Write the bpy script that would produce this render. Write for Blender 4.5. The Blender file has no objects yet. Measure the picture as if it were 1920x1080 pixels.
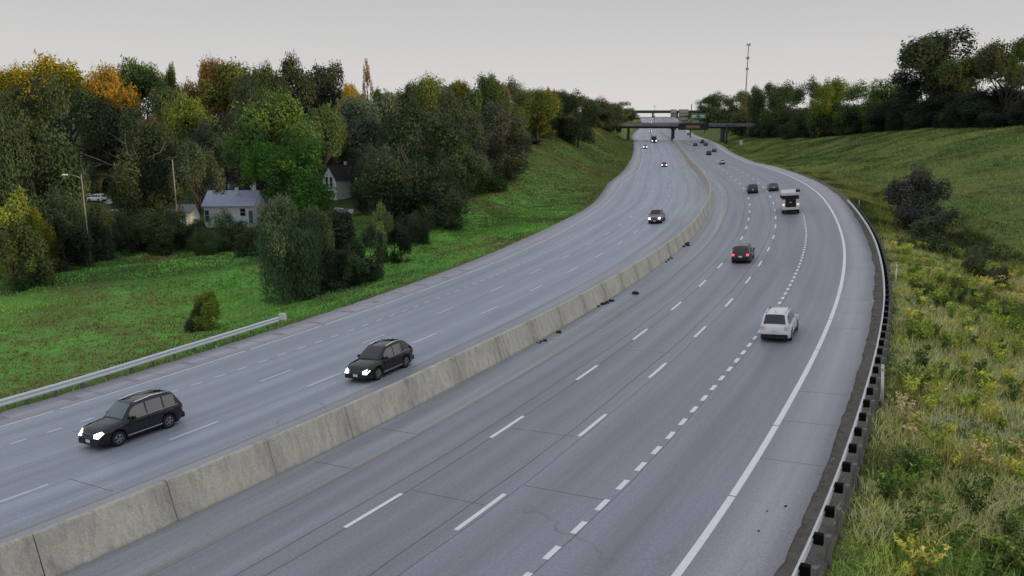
import bpy, bmesh, math, random
import numpy as np
from mathutils import Vector, Matrix

# ------------------------------------------------------------------ camera, sky, sun, exposure
sc = bpy.context.scene
C = sc.collection
F_PX, HOR = 1501.0, 217.0            # focal length in pixels of the 1920 wide photograph, horizon row
CAMZ = 15.0
PITCH = math.atan((540 - HOR) / F_PX)
cam_d = bpy.data.cameras.new('camera'); cam = bpy.data.objects.new('camera', cam_d); C.objects.link(cam)
cam_d.sensor_fit = 'HORIZONTAL'; cam_d.sensor_width = 36.0; cam_d.lens = 36.0 * F_PX / 1920.0
cam.location = (0, 0, CAMZ); cam.rotation_euler = (math.radians(90) - PITCH, 0, 0)
cam_d.clip_start = 0.5; cam_d.clip_end = 20000
sc.camera = cam

SUN_EL, SUN_AZ = math.radians(6.0), math.radians(112)     # azimuth from +Y towards +X
world = bpy.data.worlds.new('World'); sc.world = world; world.use_nodes = True
nt = world.node_tree; nt.nodes.clear()
wout = nt.nodes.new('ShaderNodeOutputWorld'); bg = nt.nodes.new('ShaderNodeBackground')
sky = nt.nodes.new('ShaderNodeTexSky'); sky.sky_type = 'NISHITA'; sky.sun_disc = False
sky.sun_elevation = SUN_EL; sky.sun_rotation = SUN_AZ; sky.air_density = 1.0; sky.dust_density = 2.0; sky.ozone_density = 1.5
tc = nt.nodes.new('ShaderNodeTexCoord'); sp = nt.nodes.new('ShaderNodeSeparateXYZ')
nt.links.new(tc.outputs['Generated'], sp.inputs[0])
rmp = nt.nodes.new('ShaderNodeValToRGB'); e = rmp.color_ramp.elements          # thin even cloud sheet, brightest low down
e[0].position = 0.0; e[0].color = (5.5, 5.35, 5.25, 1); e[1].position = 1.0; e[1].color = (4.8, 5.05, 5.7, 1)
for p_, c_ in ((0.04, (5.15, 5.0, 5.0)), (0.13, (4.15, 4.1, 4.2)), (0.45, (4.3, 4.45, 4.85))):
    q_ = e.new(p_); q_.color = (*c_, 1)
nt.links.new(sp.outputs['Z'], rmp.inputs[0])
cln = nt.nodes.new('ShaderNodeTexNoise'); cln.inputs['Scale'].default_value = 1.6; cln.inputs['Detail'].default_value = 3
mpp = nt.nodes.new('ShaderNodeMapping'); mpp.inputs['Scale'].default_value = (1, 1, 3.5)
nt.links.new(tc.outputs['Generated'], mpp.inputs[0]); nt.links.new(mpp.outputs[0], cln.inputs['Vector'])
mr = nt.nodes.new('ShaderNodeMapRange'); mr.inputs['To Min'].default_value = 0.95; mr.inputs['To Max'].default_value = 1.05
nt.links.new(cln.outputs['Fac'], mr.inputs[0])
mulc = nt.nodes.new('ShaderNodeVectorMath'); mulc.operation = 'SCALE'
nt.links.new(rmp.outputs[0], mulc.inputs[0]); nt.links.new(mr.outputs[0], mulc.inputs['Scale'])
mx = nt.nodes.new('ShaderNodeMixRGB'); mx.inputs[0].default_value = 0.88
nt.links.new(sky.outputs[0], mx.inputs[1]); nt.links.new(mulc.outputs[0], mx.inputs[2])
nt.links.new(mx.outputs[0], bg.inputs[0]); bg.inputs[1].default_value = 0.10
nt.links.new(bg.outputs[0], wout.inputs[0])

sun_d = bpy.data.lights.new('sun', 'SUN'); sun = bpy.data.objects.new('sun', sun_d); C.objects.link(sun)
sun_d.energy = 2.0; sun_d.angle = math.radians(0.6); sun_d.color = (1.0, 0.70, 0.36)
sd = Vector((math.sin(SUN_AZ) * math.cos(SUN_EL), math.cos(SUN_AZ) * math.cos(SUN_EL), math.sin(SUN_EL)))
sun.rotation_euler = sd.to_track_quat('Z', 'Y').to_euler()

vs = sc.view_settings
vs.view_transform = 'Standard'; vs.look = 'None'; vs.gamma = 1.0; vs.exposure = 0.5; vs.use_curve_mapping = False
sc.cycles.max_bounces = 6; sc.cycles.diffuse_bounces = 3; sc.cycles.transparent_max_bounces = 6

R = np.random.default_rng(7); random.seed(7)
D2R = math.radians

# ------------------------------------------------------------------ naming helpers
def tag(o, label=None, cat=None, group=None, kind=None):
    if label: o['label'] = label
    if cat: o['category'] = cat
    if group: o['group'] = group
    if kind: o['kind'] = kind
    return o
def empty(name, mat=None):
    o = bpy.data.objects.new(name, None); o.empty_display_size = 0.3; C.objects.link(o)
    if mat is not None: o.matrix_world = mat
    return o
def mesh_obj(name, me, parent=None):
    o = bpy.data.objects.new(name, me); C.objects.link(o)
    if parent is not None: o.parent = parent
    return o
def np_mesh(name, V, Fq, mats=(), mi=None, smooth=False, uv=None, attr=None):
    """V (n,3), Fq (m,k) index array of one polygon size"""
    V = np.asarray(V, np.float32); Fq = np.asarray(Fq, np.int32)
    me = bpy.data.meshes.new(name); n, k = Fq.shape
    me.vertices.add(len(V)); me.vertices.foreach_set('co', V.ravel())
    me.loops.add(n * k); me.loops.foreach_set('vertex_index', Fq.ravel())
    me.polygons.add(n); me.polygons.foreach_set('loop_start', np.arange(0, n * k, k, dtype=np.int32))
    me.polygons.foreach_set('loop_total', np.full(n, k, np.int32))
    if mi is not None: me.polygons.foreach_set('material_index', np.asarray(mi, np.int32))
    if smooth: me.polygons.foreach_set('use_smooth', np.ones(n, bool))
    for m in mats: me.materials.append(m)
    if uv is not None:
        l = me.uv_layers.new(name='UVMap'); l.data.foreach_set('uv', np.asarray(uv, np.float32)[Fq.ravel()].ravel())
    if attr:
        for an, av in attr.items():
            a = me.attributes.new(an, 'FLOAT_COLOR', 'POINT')
            av = np.asarray(av, np.float32); col = np.ones((len(V), 4), np.float32); col[:, :av.shape[1]] = av
            a.data.foreach_set('color', col.ravel())
    me.update(calc_edges=True)
    return me

class MB:
    """collects boxes, tubes, lathes and prisms in one bmesh"""
    def __init__(s): s.bm = bmesh.new(); s.mi = 0
    def _f(s, vs, smooth=False):
        try:
            f = s.bm.faces.new(vs); f.material_index = s.mi; f.smooth = smooth
        except ValueError: pass
    def box(s, c, d, rz=0.0, taper=(1, 1), m=None):
        cx, cy, cz = c; a, b, h = d[0] / 2, d[1] / 2, d[2] / 2; M = Matrix.Rotation(rz, 3, 'Z')
        v = []
        for z, t in ((-h, (1, 1)), (h, taper)):
            for x, y in ((-a, -b), (a, -b), (a, b), (-a, b)):
                p = M @ Vector((x * t[0], y * t[1], z)) + Vector((cx, cy, cz))
                if m is not None: p = m @ p
                v.append(s.bm.verts.new(p))
        for q in ((3, 2, 1, 0), (4, 5, 6, 7), (0, 1, 5, 4), (1, 2, 6, 5), (2, 3, 7, 6), (3, 0, 4, 7)): s._f([v[i] for i in q])
        return s
    def tube(s, pts, rad, n=8, cap=True, smooth=True):
        pts = [Vector(p) for p in pts]; rings = []
        for i, p in enumerate(pts):
            t = (pts[min(i + 1, len(pts) - 1)] - pts[max(i - 1, 0)]).normalized()
            u = t.orthogonal().normalized() if i == 0 or abs(t.dot(pu)) > .99 else (pu - t * pu.dot(t)).normalized()
            pu = u; w = t.cross(u); r = rad[i] if hasattr(rad, '__len__') else rad
            rings.append([s.bm.verts.new(p + (u * math.cos(2 * math.pi * k / n) + w * math.sin(2 * math.pi * k / n)) * r) for k in range(n)])
        for a, b in zip(rings[:-1], rings[1:]):
            for k in range(n): s._f([a[k], a[(k + 1) % n], b[(k + 1) % n], b[k]], smooth)
        if cap: s._f(rings[0][::-1]); s._f(rings[-1])
        return s
    def lathe(s, prof, n=20, axis='X', c=(0, 0, 0), smooth=True):
        rings = []
        for a, r in prof:
            rg = []
            for k in range(n):
                t = 2 * math.pi * k / n; y, z = r * math.cos(t), r * math.sin(t)
                p = (a, y, z) if axis == 'X' else ((y, a, z) if axis == 'Y' else (y, z, a))
                rg.append(s.bm.verts.new(Vector(p) + Vector(c)))
            rings.append(rg)
        for a, b in zip(rings[:-1], rings[1:]):
            for k in range(n): s._f([a[k], a[(k + 1) % n], b[(k + 1) % n], b[k]], smooth)
        s._f(rings[0][::-1]); s._f(rings[-1])
        return s
    def poly(s, pts, smooth=False): s._f([s.bm.verts.new(Vector(p)) for p in pts], smooth); return s
    def mesh(s, name, mats, bevel=0.0, seg=2):
        if bevel > 0:
            bmesh.ops.bevel(s.bm, geom=[e for e in s.bm.edges if len(e.link_faces) == 2 and e.calc_face_angle(0) > 0.5], offset=bevel, segments=seg, profile=0.6, affect='EDGES')
        bmesh.ops.recalc_face_normals(s.bm, faces=s.bm.faces)
        me = bpy.data.meshes.new(name); s.bm.to_mesh(me); s.bm.free()
        for m in (mats if isinstance(mats, (list, tuple)) else [mats]): me.materials.append(m)
        return me
    def obj(s, name, mats, parent=None, bevel=0.0, seg=2): return mesh_obj(name, s.mesh(name, mats, bevel, seg), parent)

# ------------------------------------------------------------------ materials
def mat(name, col=(.5, .5, .5), rough=.7, metal=0.0, emit=None, est=0.0, spec=None, coat=0.0, trans=0.0):
    m = bpy.data.materials.new(name); m.use_nodes = True; b = m.node_tree.nodes['Principled BSDF']
    b.inputs['Base Color'].default_value = (*col, 1); b.inputs['Roughness'].default_value = rough; b.inputs['Metallic'].default_value = metal
    if spec is not None: b.inputs['Specular IOR Level'].default_value = spec
    if coat: b.inputs['Coat Weight'].default_value = coat; b.inputs['Coat Roughness'].default_value = .05
    if emit: b.inputs['Emission Color'].default_value = (*emit, 1); b.inputs['Emission Strength'].default_value = est
    return m
class NG:
    def __init__(s, m): s.m = m; s.t = m.node_tree; s.b = s.t.nodes['Principled BSDF']
    def n(s, typ, **k):
        x = s.t.nodes.new(typ)
        for a, v in k.items():
            if a.startswith('i_'): x.inputs[int(a[2:]) if a[2:].isdigit() else a[2:].replace('_', ' ')].default_value = v
            else: setattr(x, a, v)
        return x
    def l(s, a, b): s.t.links.new(a, b)
    def coord(s, kind='Object', scale=(1, 1, 1)):
        c = s.n('ShaderNodeTexCoord'); mp = s.n('ShaderNodeMapping'); mp.inputs['Scale'].default_value = scale
        s.l(c.outputs[kind], mp.inputs[0]); return mp.outputs[0]
    def noise(s, vec, scale, detail=4, rough=.55, dist=0):
        x = s.n('ShaderNodeTexNoise'); x.inputs['Scale'].default_value = scale; x.inputs['Detail'].default_value = detail
        x.inputs['Roughness'].default_value = rough; x.inputs['Distortion'].default_value = dist; s.l(vec, x.inputs['Vector']); return x.outputs['Fac']
    def ramp(s, fac, stops):
        r = s.n('ShaderNodeValToRGB'); e = r.color_ramp.elements
        for i, (p, c) in enumerate(stops):
            if i < 2: e[i].position = p; q = e[i]
            else: q = e.new(p)
            q.color = (*c, 1) if hasattr(c, '__len__') else (c, c, c, 1)
        s.l(fac, r.inputs[0]); return r.outputs[0]
    def mix(s, f, a, b, mode='MIX'):
        x = s.n('ShaderNodeMixRGB', blend_type=mode)
        for v, i in ((f, 0), (a, 1), (b, 2)):
            if hasattr(v, 'links'): s.l(v, x.inputs[i])
            else: x.inputs[i].default_value = v if i == 0 else (*v, 1)
        return x.outputs[0]
    def bump(s, h, st=.3, d=.02):
        x = s.n('ShaderNodeBump'); x.inputs['Strength'].default_value = st; x.inputs['Distance'].default_value = d
        s.l(h, x.inputs['Height']); s.l(x.outputs[0], s.b.inputs['Normal'])
    def col(s, c): s.l(c, s.b.inputs['Base Color'])

def pavement_mat(name, a, b, track=0.35, crack=True, sc_=1.0, spots=.5, lane=None):
    """worn concrete: UV = (distance along, distance across) in metres"""
    m = mat(name, a, .50, spec=.75); g = NG(m)
    uv = g.coord('UV'); st = g.coord('UV', (.035, .9, 1)); st2 = g.coord('UV', (.012, .35, 1))
    big = g.noise(uv, .09, 5, .6); fine = g.noise(uv, 9, 4, .75); lanes = g.noise(st, 1.2, 5, .6); l2 = g.noise(st2, 1.6, 3)
    grain = g.noise(uv, 42, 2, .8)
    c = g.mix(g.ramp(big, [(.3, 0.), (.7, 1.)]), a, b)
    c = g.mix(min(1, track * 1.7), c, g.mix(g.ramp(lanes, [(.32, 0.), (.68, 1.)]), tuple(x * .70 for x in a), tuple(min(x * 1.22, 1) for x in b)))
    c = g.mix(.45, c, g.mix(g.ramp(l2, [(.35, 0.), (.65, 1.)]), tuple(x * .78 for x in a), b))
    c = g.mix(.85, c, g.ramp(fine, [(.25, .70), (.75, 1.28)]), 'MULTIPLY')
    c = g.mix(.75, c, g.ramp(grain, [(.3, .72), (.7, 1.28)]), 'MULTIPLY')
    if lane is not None:     # oil-darkened lane centres and polished wheel paths
        sx = g.n('ShaderNodeSeparateXYZ'); g.l(uv, sx.inputs[0]); wobb = g.noise(g.coord('UV', (.05, 0, 1)), 1., 3)
        a1 = g.n('ShaderNodeMath', operation='ADD'); g.l(sx.outputs[1], a1.inputs[0]); a1.inputs[1].default_value = -lane
        a2 = g.n('ShaderNodeMath', operation='MULTIPLY_ADD'); g.l(wobb, a2.inputs[0]); a2.inputs[1].default_value = .5; g.l(a1.outputs[0], a2.inputs[2])
        a3 = g.n('ShaderNodeMath', operation='MULTIPLY'); g.l(a2.outputs[0], a3.inputs[0]); a3.inputs[1].default_value = 2 * math.pi / 3.66
        a4 = g.n('ShaderNodeMath', operation='COSINE'); g.l(a3.outputs[0], a4.inputs[0])
        band = g.ramp(a4.outputs[0], [(.55, 0.), (1., 1.)]); brk = g.ramp(g.noise(g.coord('UV', (.06, 1.5, 1)), 1., 5, .7), [(.3, .25), (.7, 1.)])
        c = g.mix(g.mix(1., g.mix(1., band, brk, 'MULTIPLY'), (.34, .34, .34), 'MULTIPLY'), c, tuple(x * .45 for x in a))
    st_ = g.noise(uv, .8, 6, .7, 1.2)
    c = g.mix(g.ramp(st_, [(.62, 0.), (.78, spots)]), c, tuple(x * .55 for x in a))
    if crack:
        v = g.n('ShaderNodeTexVoronoi', feature='DISTANCE_TO_EDGE'); v.inputs['Scale'].default_value = .16
        dn = g.n('ShaderNodeTexNoise'); dn.inputs['Scale'].default_value = .7; dn.inputs['Detail'].default_value = 6; g.l(uv, dn.inputs['Vector'])
        ad = g.n('ShaderNodeVectorMath', operation='MULTIPLY_ADD'); ad.inputs[1].default_value = (2.4, 2.4, 0); g.l(dn.outputs['Color'], ad.inputs[0]); g.l(uv, ad.inputs[2])
        g.l(ad.outputs[0], v.inputs['Vector'])
        gate = g.ramp(g.noise(uv, .11, 2), [(.55, 0.), (.66, .6)])
        cf = g.mix(1., g.ramp(v.outputs['Distance'], [(.0, .8), (.006, 0.)]), gate, 'MULTIPLY')
        c = g.mix(cf, c, (.06, .06, .07))
    g.col(c); g.bump(fine, .25, .01)
    return m
M = {}
M['lane_right'] = pavement_mat('worn_lane_concrete', (.24, .25, .288), (.295, .305, .35), lane=4.95)
M['lane_left'] = pavement_mat('pale_lane_concrete', (.315, .343, .405), (.38, .41, .478), lane=-6.0)
M['shoulder'] = pavement_mat('pale_shoulder_concrete', (0.370, 0.374, 0.419), (0.429, 0.414, 0.449), .3)
M['median_sh'] = pavement_mat('stained_median_concrete', (0.270, 0.280, 0.307), (0.364, 0.381, 0.407), .5)
M['seam'] = mat('tar_seam', (.125, .13, .15), .8)
def paint(name, c, wear=.5):
    m = mat(name, c, .6); g = NG(m); uv = g.coord('Object'); f = g.noise(uv, 3.5, 6, .75)
    g.col(g.mix(g.ramp(f, [(.5, 0.), (.78, wear)]), c, (.25, .26, .31))); return m
M['white_line'] = paint('white_road_paint', (.72, .73, .76), .7)
M['bright_line'] = paint('bright_white_road_paint', (.88, .88, .90), .2)
M['faint_line'] = paint('faded_white_road_paint', (.46, .48, .55), .9)
M['yellow_line'] = paint('faded_yellow_road_paint', (.33, .26, .17), 1.)
M['gap_line'] = mat('paint_gap', (.15, .15, .17), .8)
# barrier concrete
m = mat('weathered_barrier_concrete', (.4, .38, .33), .85); g = NG(m)
uv = g.coord('Object'); stn = g.coord('Object', (1.6, 1.6, .22)); a = g.noise(uv, .8, 5); b_ = g.noise(uv, 12, 4, .8); s_ = g.noise(stn, 2.2, 5, .65)
c = g.mix(g.ramp(a, [(.3, 0.), (.7, 1.)]), (.54, .505, .42), (.63, .59, .485))
c = g.mix(g.ramp(s_, [(.45, 0.), (.68, .5)]), c, (.25, .24, .21))
c = g.mix(1., c, g.ramp(b_, [(.25, .72), (.75, 1.25)]), 'MULTIPLY')
tcn = g.n('ShaderNodeTexCoord'); 
c = g.mix(g.ramp(g.noise(uv, 3.1, 6, .75, .8), [(.66, 0.), (.74, .7)]), c, (.10, .10, .095))
g.col(c); g.bump(b_, .4, .02); M['barrier'] = m
m = mat('bridge_concrete', (.2, .2, .2), .85); g = NG(m); uv = g.coord('Object'); g.col(g.mix(g.ramp(g.noise(uv, .35, 5), [(.3, 0.), (.7, 1.)]), (.16, .16, .165), (.25, .25, .26))); M['bridge'] = m
M['girder'] = mat('dark_steel_girder', (.035, .035, .04), .6, .3)
m = mat('galvanised_steel', (.5, .52, .53), .5, .1); g = NG(m); g.col(g.mix(g.ramp(g.noise(g.coord('Object'), 2.5, 5), [(.3, 0.), (.7, 1.)]), (.66, .67, .68), (.82, .83, .84))); M['steel'] = m
M['rail_left'] = mat('weathered_rail_steel', (.72, .78, .80), .45, .1)
m = mat('weathered_post_wood', (.1, .09, .08), .9); g = NG(m); g.col(g.mix(g.ramp(g.noise(g.coord('Object', (6, 6, .8)), 3, 5), [(.3, 0.), (.7, 1.)]), (.11, .108, .10), (.24, .235, .225))); M['post_wood'] = m
M['block_black'] = mat('black_plastic_blockout', (.008, .008, .009), .9, spec=.1)
M['white_post'] = mat('white_plastic_post', (.75, .75, .75), .5)
m = mat('dirt', (.08, .07, .06), .95); g = NG(m); uv = g.coord('Object'); g.col(g.mix(g.ramp(g.noise(uv, 2.5, 6, .7), [(.3, 0.), (.7, 1.)]), (.085, .08, .062), (.17, .155, .135))); g.bump(g.noise(uv, 8, 5, .7), .6, .06); M['dirt'] = m

# ground: hillside grass with patches; vertex colour 'zone' r=left field, g=weed bank, b=wood floor
m = mat('grassland', (.08, .12, .03), .95, spec=.1); g = NG(m); uv = g.coord('Object')
zn = g.n('ShaderNodeVertexColor', layer_name='zone'); sz = g.n('ShaderNodeSeparateColor'); g.l(zn.outputs[0], sz.inputs[0])
n1 = g.noise(uv, .035, 5, .6, .6); n2 = g.noise(uv, .16, 6, .7, .5); n3 = g.noise(uv, 1.3, 6, .75); n4 = g.noise(uv, 6, 4, .8)
field = g.mix(g.ramp(n2, [(.36, 0.), (.60, 1.)]), (.11, .18, .045), (.11, .29, .05))
field = g.mix(g.ramp(n1, [(.52, 0.), (.62, .75)]), field, (.105, .105, .036))
hill = g.mix(g.ramp(n2, [(.3, 0.), (.7, 1.)]), (.065, .088, .028), (.115, .15, .04))
hill = g.mix(g.ramp(n1, [(.5, 0.), (.66, .7)]), hill, (.105, .12, .032))
weed = g.mix(g.ramp(n2, [(.35, 0.), (.65, 1.)]), (.06, .075, .026), (.12, .13, .045))
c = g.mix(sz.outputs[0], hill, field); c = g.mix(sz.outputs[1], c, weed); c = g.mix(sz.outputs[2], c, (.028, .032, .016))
c = g.mix(1., c, g.ramp(n3, [(.25, .62), (.75, 1.38)]), 'MULTIPLY'); c = g.mix(.9, c, g.ramp(n4, [(.25, .55), (.75, 1.45)]), 'MULTIPLY')
c = g.mix(1., c, (1.6, 1.6, 1.6), 'MULTIPLY'); g.col(c); g.bump(n3, .9, .35); M['ground'] = m

def leaf_material(name):
    m = bpy.data.materials.new(name); m.use_nodes = True; t = m.node_tree; t.nodes.clear()
    out = t.nodes.new('ShaderNodeOutputMaterial'); d = t.nodes.new('ShaderNodeBsdfDiffuse'); tr = t.nodes.new('ShaderNodeBsdfTranslucent'); ms = t.nodes.new('ShaderNodeMixShader')
    ms.inputs[0].default_value = .3; oi = t.nodes.new('ShaderNodeObjectInfo'); at = t.nodes.new('ShaderNodeVertexColor'); at.layer_name = 'tint'
    mu = t.nodes.new('ShaderNodeMixRGB'); mu.blend_type = 'MULTIPLY'; mu.inputs[0].default_value = 1
    t.links.new(oi.outputs['Color'], mu.inputs[1]); t.links.new(at.outputs[0], mu.inputs[2])
    t.links.new(mu.outputs[0], d.inputs[0]); t.links.new(mu.outputs[0], tr.inputs[0])
    t.links.new(d.outputs[0], ms.inputs[1]); t.links.new(tr.outputs[0], ms.inputs[2]); t.links.new(ms.outputs[0], out.inputs[0]); return m
M['leaf'] = leaf_material('foliage')
m = bpy.data.materials.new('weed_blades'); m.use_nodes = True; g = NG(m); vc = g.n('ShaderNodeVertexColor', layer_name='tint'); g.col(vc.outputs[0]); g.b.inputs['Roughness'].default_value = .8; g.b.inputs['Specular IOR Level'].default_value = .15; M['blade'] = m
m = mat('bark', (.07, .06, .05), .95); g = NG(m); g.col(g.mix(g.ramp(g.noise(g.coord('Object', (1, 1, .3)), 3, 5), [(.3, 0.), (.7, 1.)]), (.04, .034, .028), (.10, .085, .07))); M['bark'] = m
M['dead_wood'] = mat('bleached_dead_wood', (.17, .155, .14), .9)
M['pole_wood'] = mat('pale_utility_pole_wood', (.26, .24, .215), .85)

# ------------------------------------------------------------------ the road axis: s, x, y, z(relative to camera), heading, cross slope, left edge line, left pavement edge
ROAD = np.array([
(0,-21.69,13.83,-14.25,0.6604,0.0792,-18.93,-21.49),(20,-10.68,30.51,-14.69,0.5269,0.0742,-18.96,-21.70),
(40,-0.99,48.01,-14.94,0.4859,0.0723,-18.99,-21.91),(60,7.92,65.91,-15.07,0.4370,0.0712,-19.02,-22.12),
(80,15.98,84.21,-15.14,0.3941,0.0691,-19.05,-22.33),(100,23.19,102.86,-15.15,0.3410,0.0651,-19.08,-22.54),
(120,29.39,121.88,-14.91,0.2944,0.0828,-19.53,-22.69),(140,34.92,141.10,-14.89,0.2624,0.0975,-19.98,-22.84),
(160,39.62,160.54,-14.88,0.2121,0.1019,-20.08,-22.96),(180,43.49,180.16,-14.82,0.1822,0.0957,-19.80,-23.06),
(200,47.05,199.84,-14.81,0.1803,0.0855,-19.53,-23.16),(220,50.69,219.50,-14.99,0.1817,0.0765,-18.24,-22.29),
(240,54.16,239.20,-15.26,0.1674,0.0636,-16.96,-21.42),(260,57.50,258.92,-15.56,0.1719,0.0465,-16.37,-20.96),
(280,61.04,278.60,-15.70,0.1820,0.0364,-16.49,-20.93),(300,64.65,298.28,-15.72,0.1785,0.0262,-16.62,-20.90),
(320,68.10,317.97,-15.63,0.1691,0.0182,-16.68,-20.88),(340,71.39,337.70,-15.40,0.1614,0.0102,-16.74,-20.87),
(360,74.54,357.45,-14.92,0.1550,0.0048,-16.80,-20.85),(380,77.56,377.22,-14.13,0.1475,0.0018,-16.86,-20.84),
(400,80.40,397.02,-13.43,0.1382,-0.0011,-16.92,-20.82),(420,83.08,416.84,-13.04,0.1304,-0.0015,-16.83,-20.70),
(440,85.64,436.68,-12.83,0.1270,-0.0020,-16.75,-20.59),(460,88.17,456.51,-12.69,0.1281,-0.0025,-16.66,-20.47),
(480,90.78,476.34,-12.53,0.1333,-0.0024,-16.57,-20.36),(500,93.50,496.16,-12.42,0.1400,-0.0017,-16.49,-20.24),
(550,100.98,545.59,-12.12,0.1616,0.0001,-16.27,-19.95),(600,109.53,594.86,-11.52,0.1801,0.0004,-16.05,-19.66),
(650,118.68,644.01,-10.71,0.1855,0.0008,-15.84,-19.37),(700,127.77,693.18,-9.67,0.1778,0.0011,-15.62,-19.09),
(750,136.24,742.46,-8.31,0.1627,0.0009,-15.40,-18.80),(800,143.94,791.86,-6.60,0.1462,0.0006,-15.19,-18.51),
(850,150.79,841.39,-4.62,0.1283,0.0004,-14.97,-18.22),(900,156.71,891.03,-2.47,0.1091,0.0002,-14.75,-17.93),
(950,161.0,940.79,-1.3,0.0884,0.0,-14.6,-17.7),(1000,165.2,990.6,-1.7,0.08,0.0,-14.5,-17.6),(1060,170,1050.4,-4.5,0.08,0.0,-14.5,-17.6)])
h0 = .6604; back = []
for k_ in (-80, -60, -40, -20):
    hh = h0 + .006 * (-k_) * .5; back.append((k_, -21.69 + k_ * math.sin(hh), 13.83 + k_ * math.cos(hh), -14.25 - .022 * k_ * .6, hh + .1, .08, -18.9, -21.4))
ROAD = np.vstack([np.array(back), ROAD])
def herm(s, kn, z):
    s = np.asarray(s, float); m_ = np.gradient(z, kn); i = np.clip(np.searchsorted(kn, s, side='right') - 1, 0, len(kn) - 2)
    h = kn[i + 1] - kn[i]; t = (s - kn[i]) / h
    return (2*t**3-3*t**2+1)*z[i] + (t**3-2*t**2+t)*h*m_[i] + (-2*t**3+3*t**2)*z[i+1] + (t**3-t**2)*h*m_[i+1]
RS = ROAD[:, 0]
def axis(s):
    x, y, z, c = (herm(s, RS, ROAD[:, k]) for k in (1, 2, 3, 5))
    e_ = .5; hx = herm(np.asarray(s) + e_, RS, ROAD[:, 1]) - herm(np.asarray(s) - e_, RS, ROAD[:, 1]); hy = herm(np.asarray(s) + e_, RS, ROAD[:, 2]) - herm(np.asarray(s) - e_, RS, ROAD[:, 2])
    return x, y, z + CAMZ, np.arctan2(hx, hy), c
def rp(s, u, dz=0.0):
    x, y, z, h, c = axis(s); return np.stack([x + u * np.cos(h), y - u * np.sin(h), z + c * u + dz + 0 * u], -1)
PAV = 20.55
def ledge(s): return np.interp(s, RS, ROAD[:, 6])
def lpav(s): return np.interp(s, RS, ROAD[:, 7])
def frame(s, u, dz=0.0, yaw=0.0):
    """matrix of something standing on the road: Y along the road, X to the right"""
    p = Vector(rp(s, u, dz)); a = Vector(rp(s + 1, u, dz)); b = Vector(rp(s, u + 1, dz))
    y = (a - p).normalized(); x = (b - p).normalized(); z = x.cross(y).normalized(); x = y.cross(z)
    return Matrix.Translation(p) @ Matrix((x, y, z)).transposed().to_4x4() @ Matrix.Rotation(yaw, 4, 'Z')

# ------------------------------------------------------------------ terrain
_SS = np.arange(-80, 1060.1, 2.5); _AX = axis(_SS)
def to_su(x, y):
    x = np.asarray(x, float).ravel(); y = np.asarray(y, float).ravel(); so = np.empty(len(x)); uo = np.empty(len(x))
    for a in range(0, len(x), 20000):
        d = (x[a:a+20000, None] - _AX[0]) ** 2 + (y[a:a+20000, None] - _AX[1]) ** 2; j = np.argmin(d, 1)
        dx = x[a:a+20000] - _AX[0][j]; dy = y[a:a+20000] - _AX[1][j]; h = _AX[3][j]
        al = np.clip(dx * np.sin(h) + dy * np.cos(h), -1.6, 1.6); so[a:a+20000] = _SS[j] + al; uo[a:a+20000] = dx * np.cos(h) - dy * np.sin(h)
    return so, uo
def sm(a, b, v): t = np.clip((v - a) / (b - a), 0, 1); return t * t * (3 - 2 * t)
def wob(x, y, k):
    return np.sin(x * .11 * k + 1.3) * np.cos(y * .13 * k + .4) + .6 * np.sin(x * .27 * k + y * .21 * k + 2.) + .35 * np.sin(x * .61 * k - y * .53 * k)
KR = np.array([-80, 0, 40, 80, 110, 140, 170, 200, 280, 350, 430, 520, 700, 1060.])
def KRi(v, s): return np.interp(s, KR, v)
KL = np.array([-80, 0, 50, 100, 130, 165, 200, 230, 305, 380, 430, 520, 1060.])
def KLi(v, s): return np.interp(s, KL, v)
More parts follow.
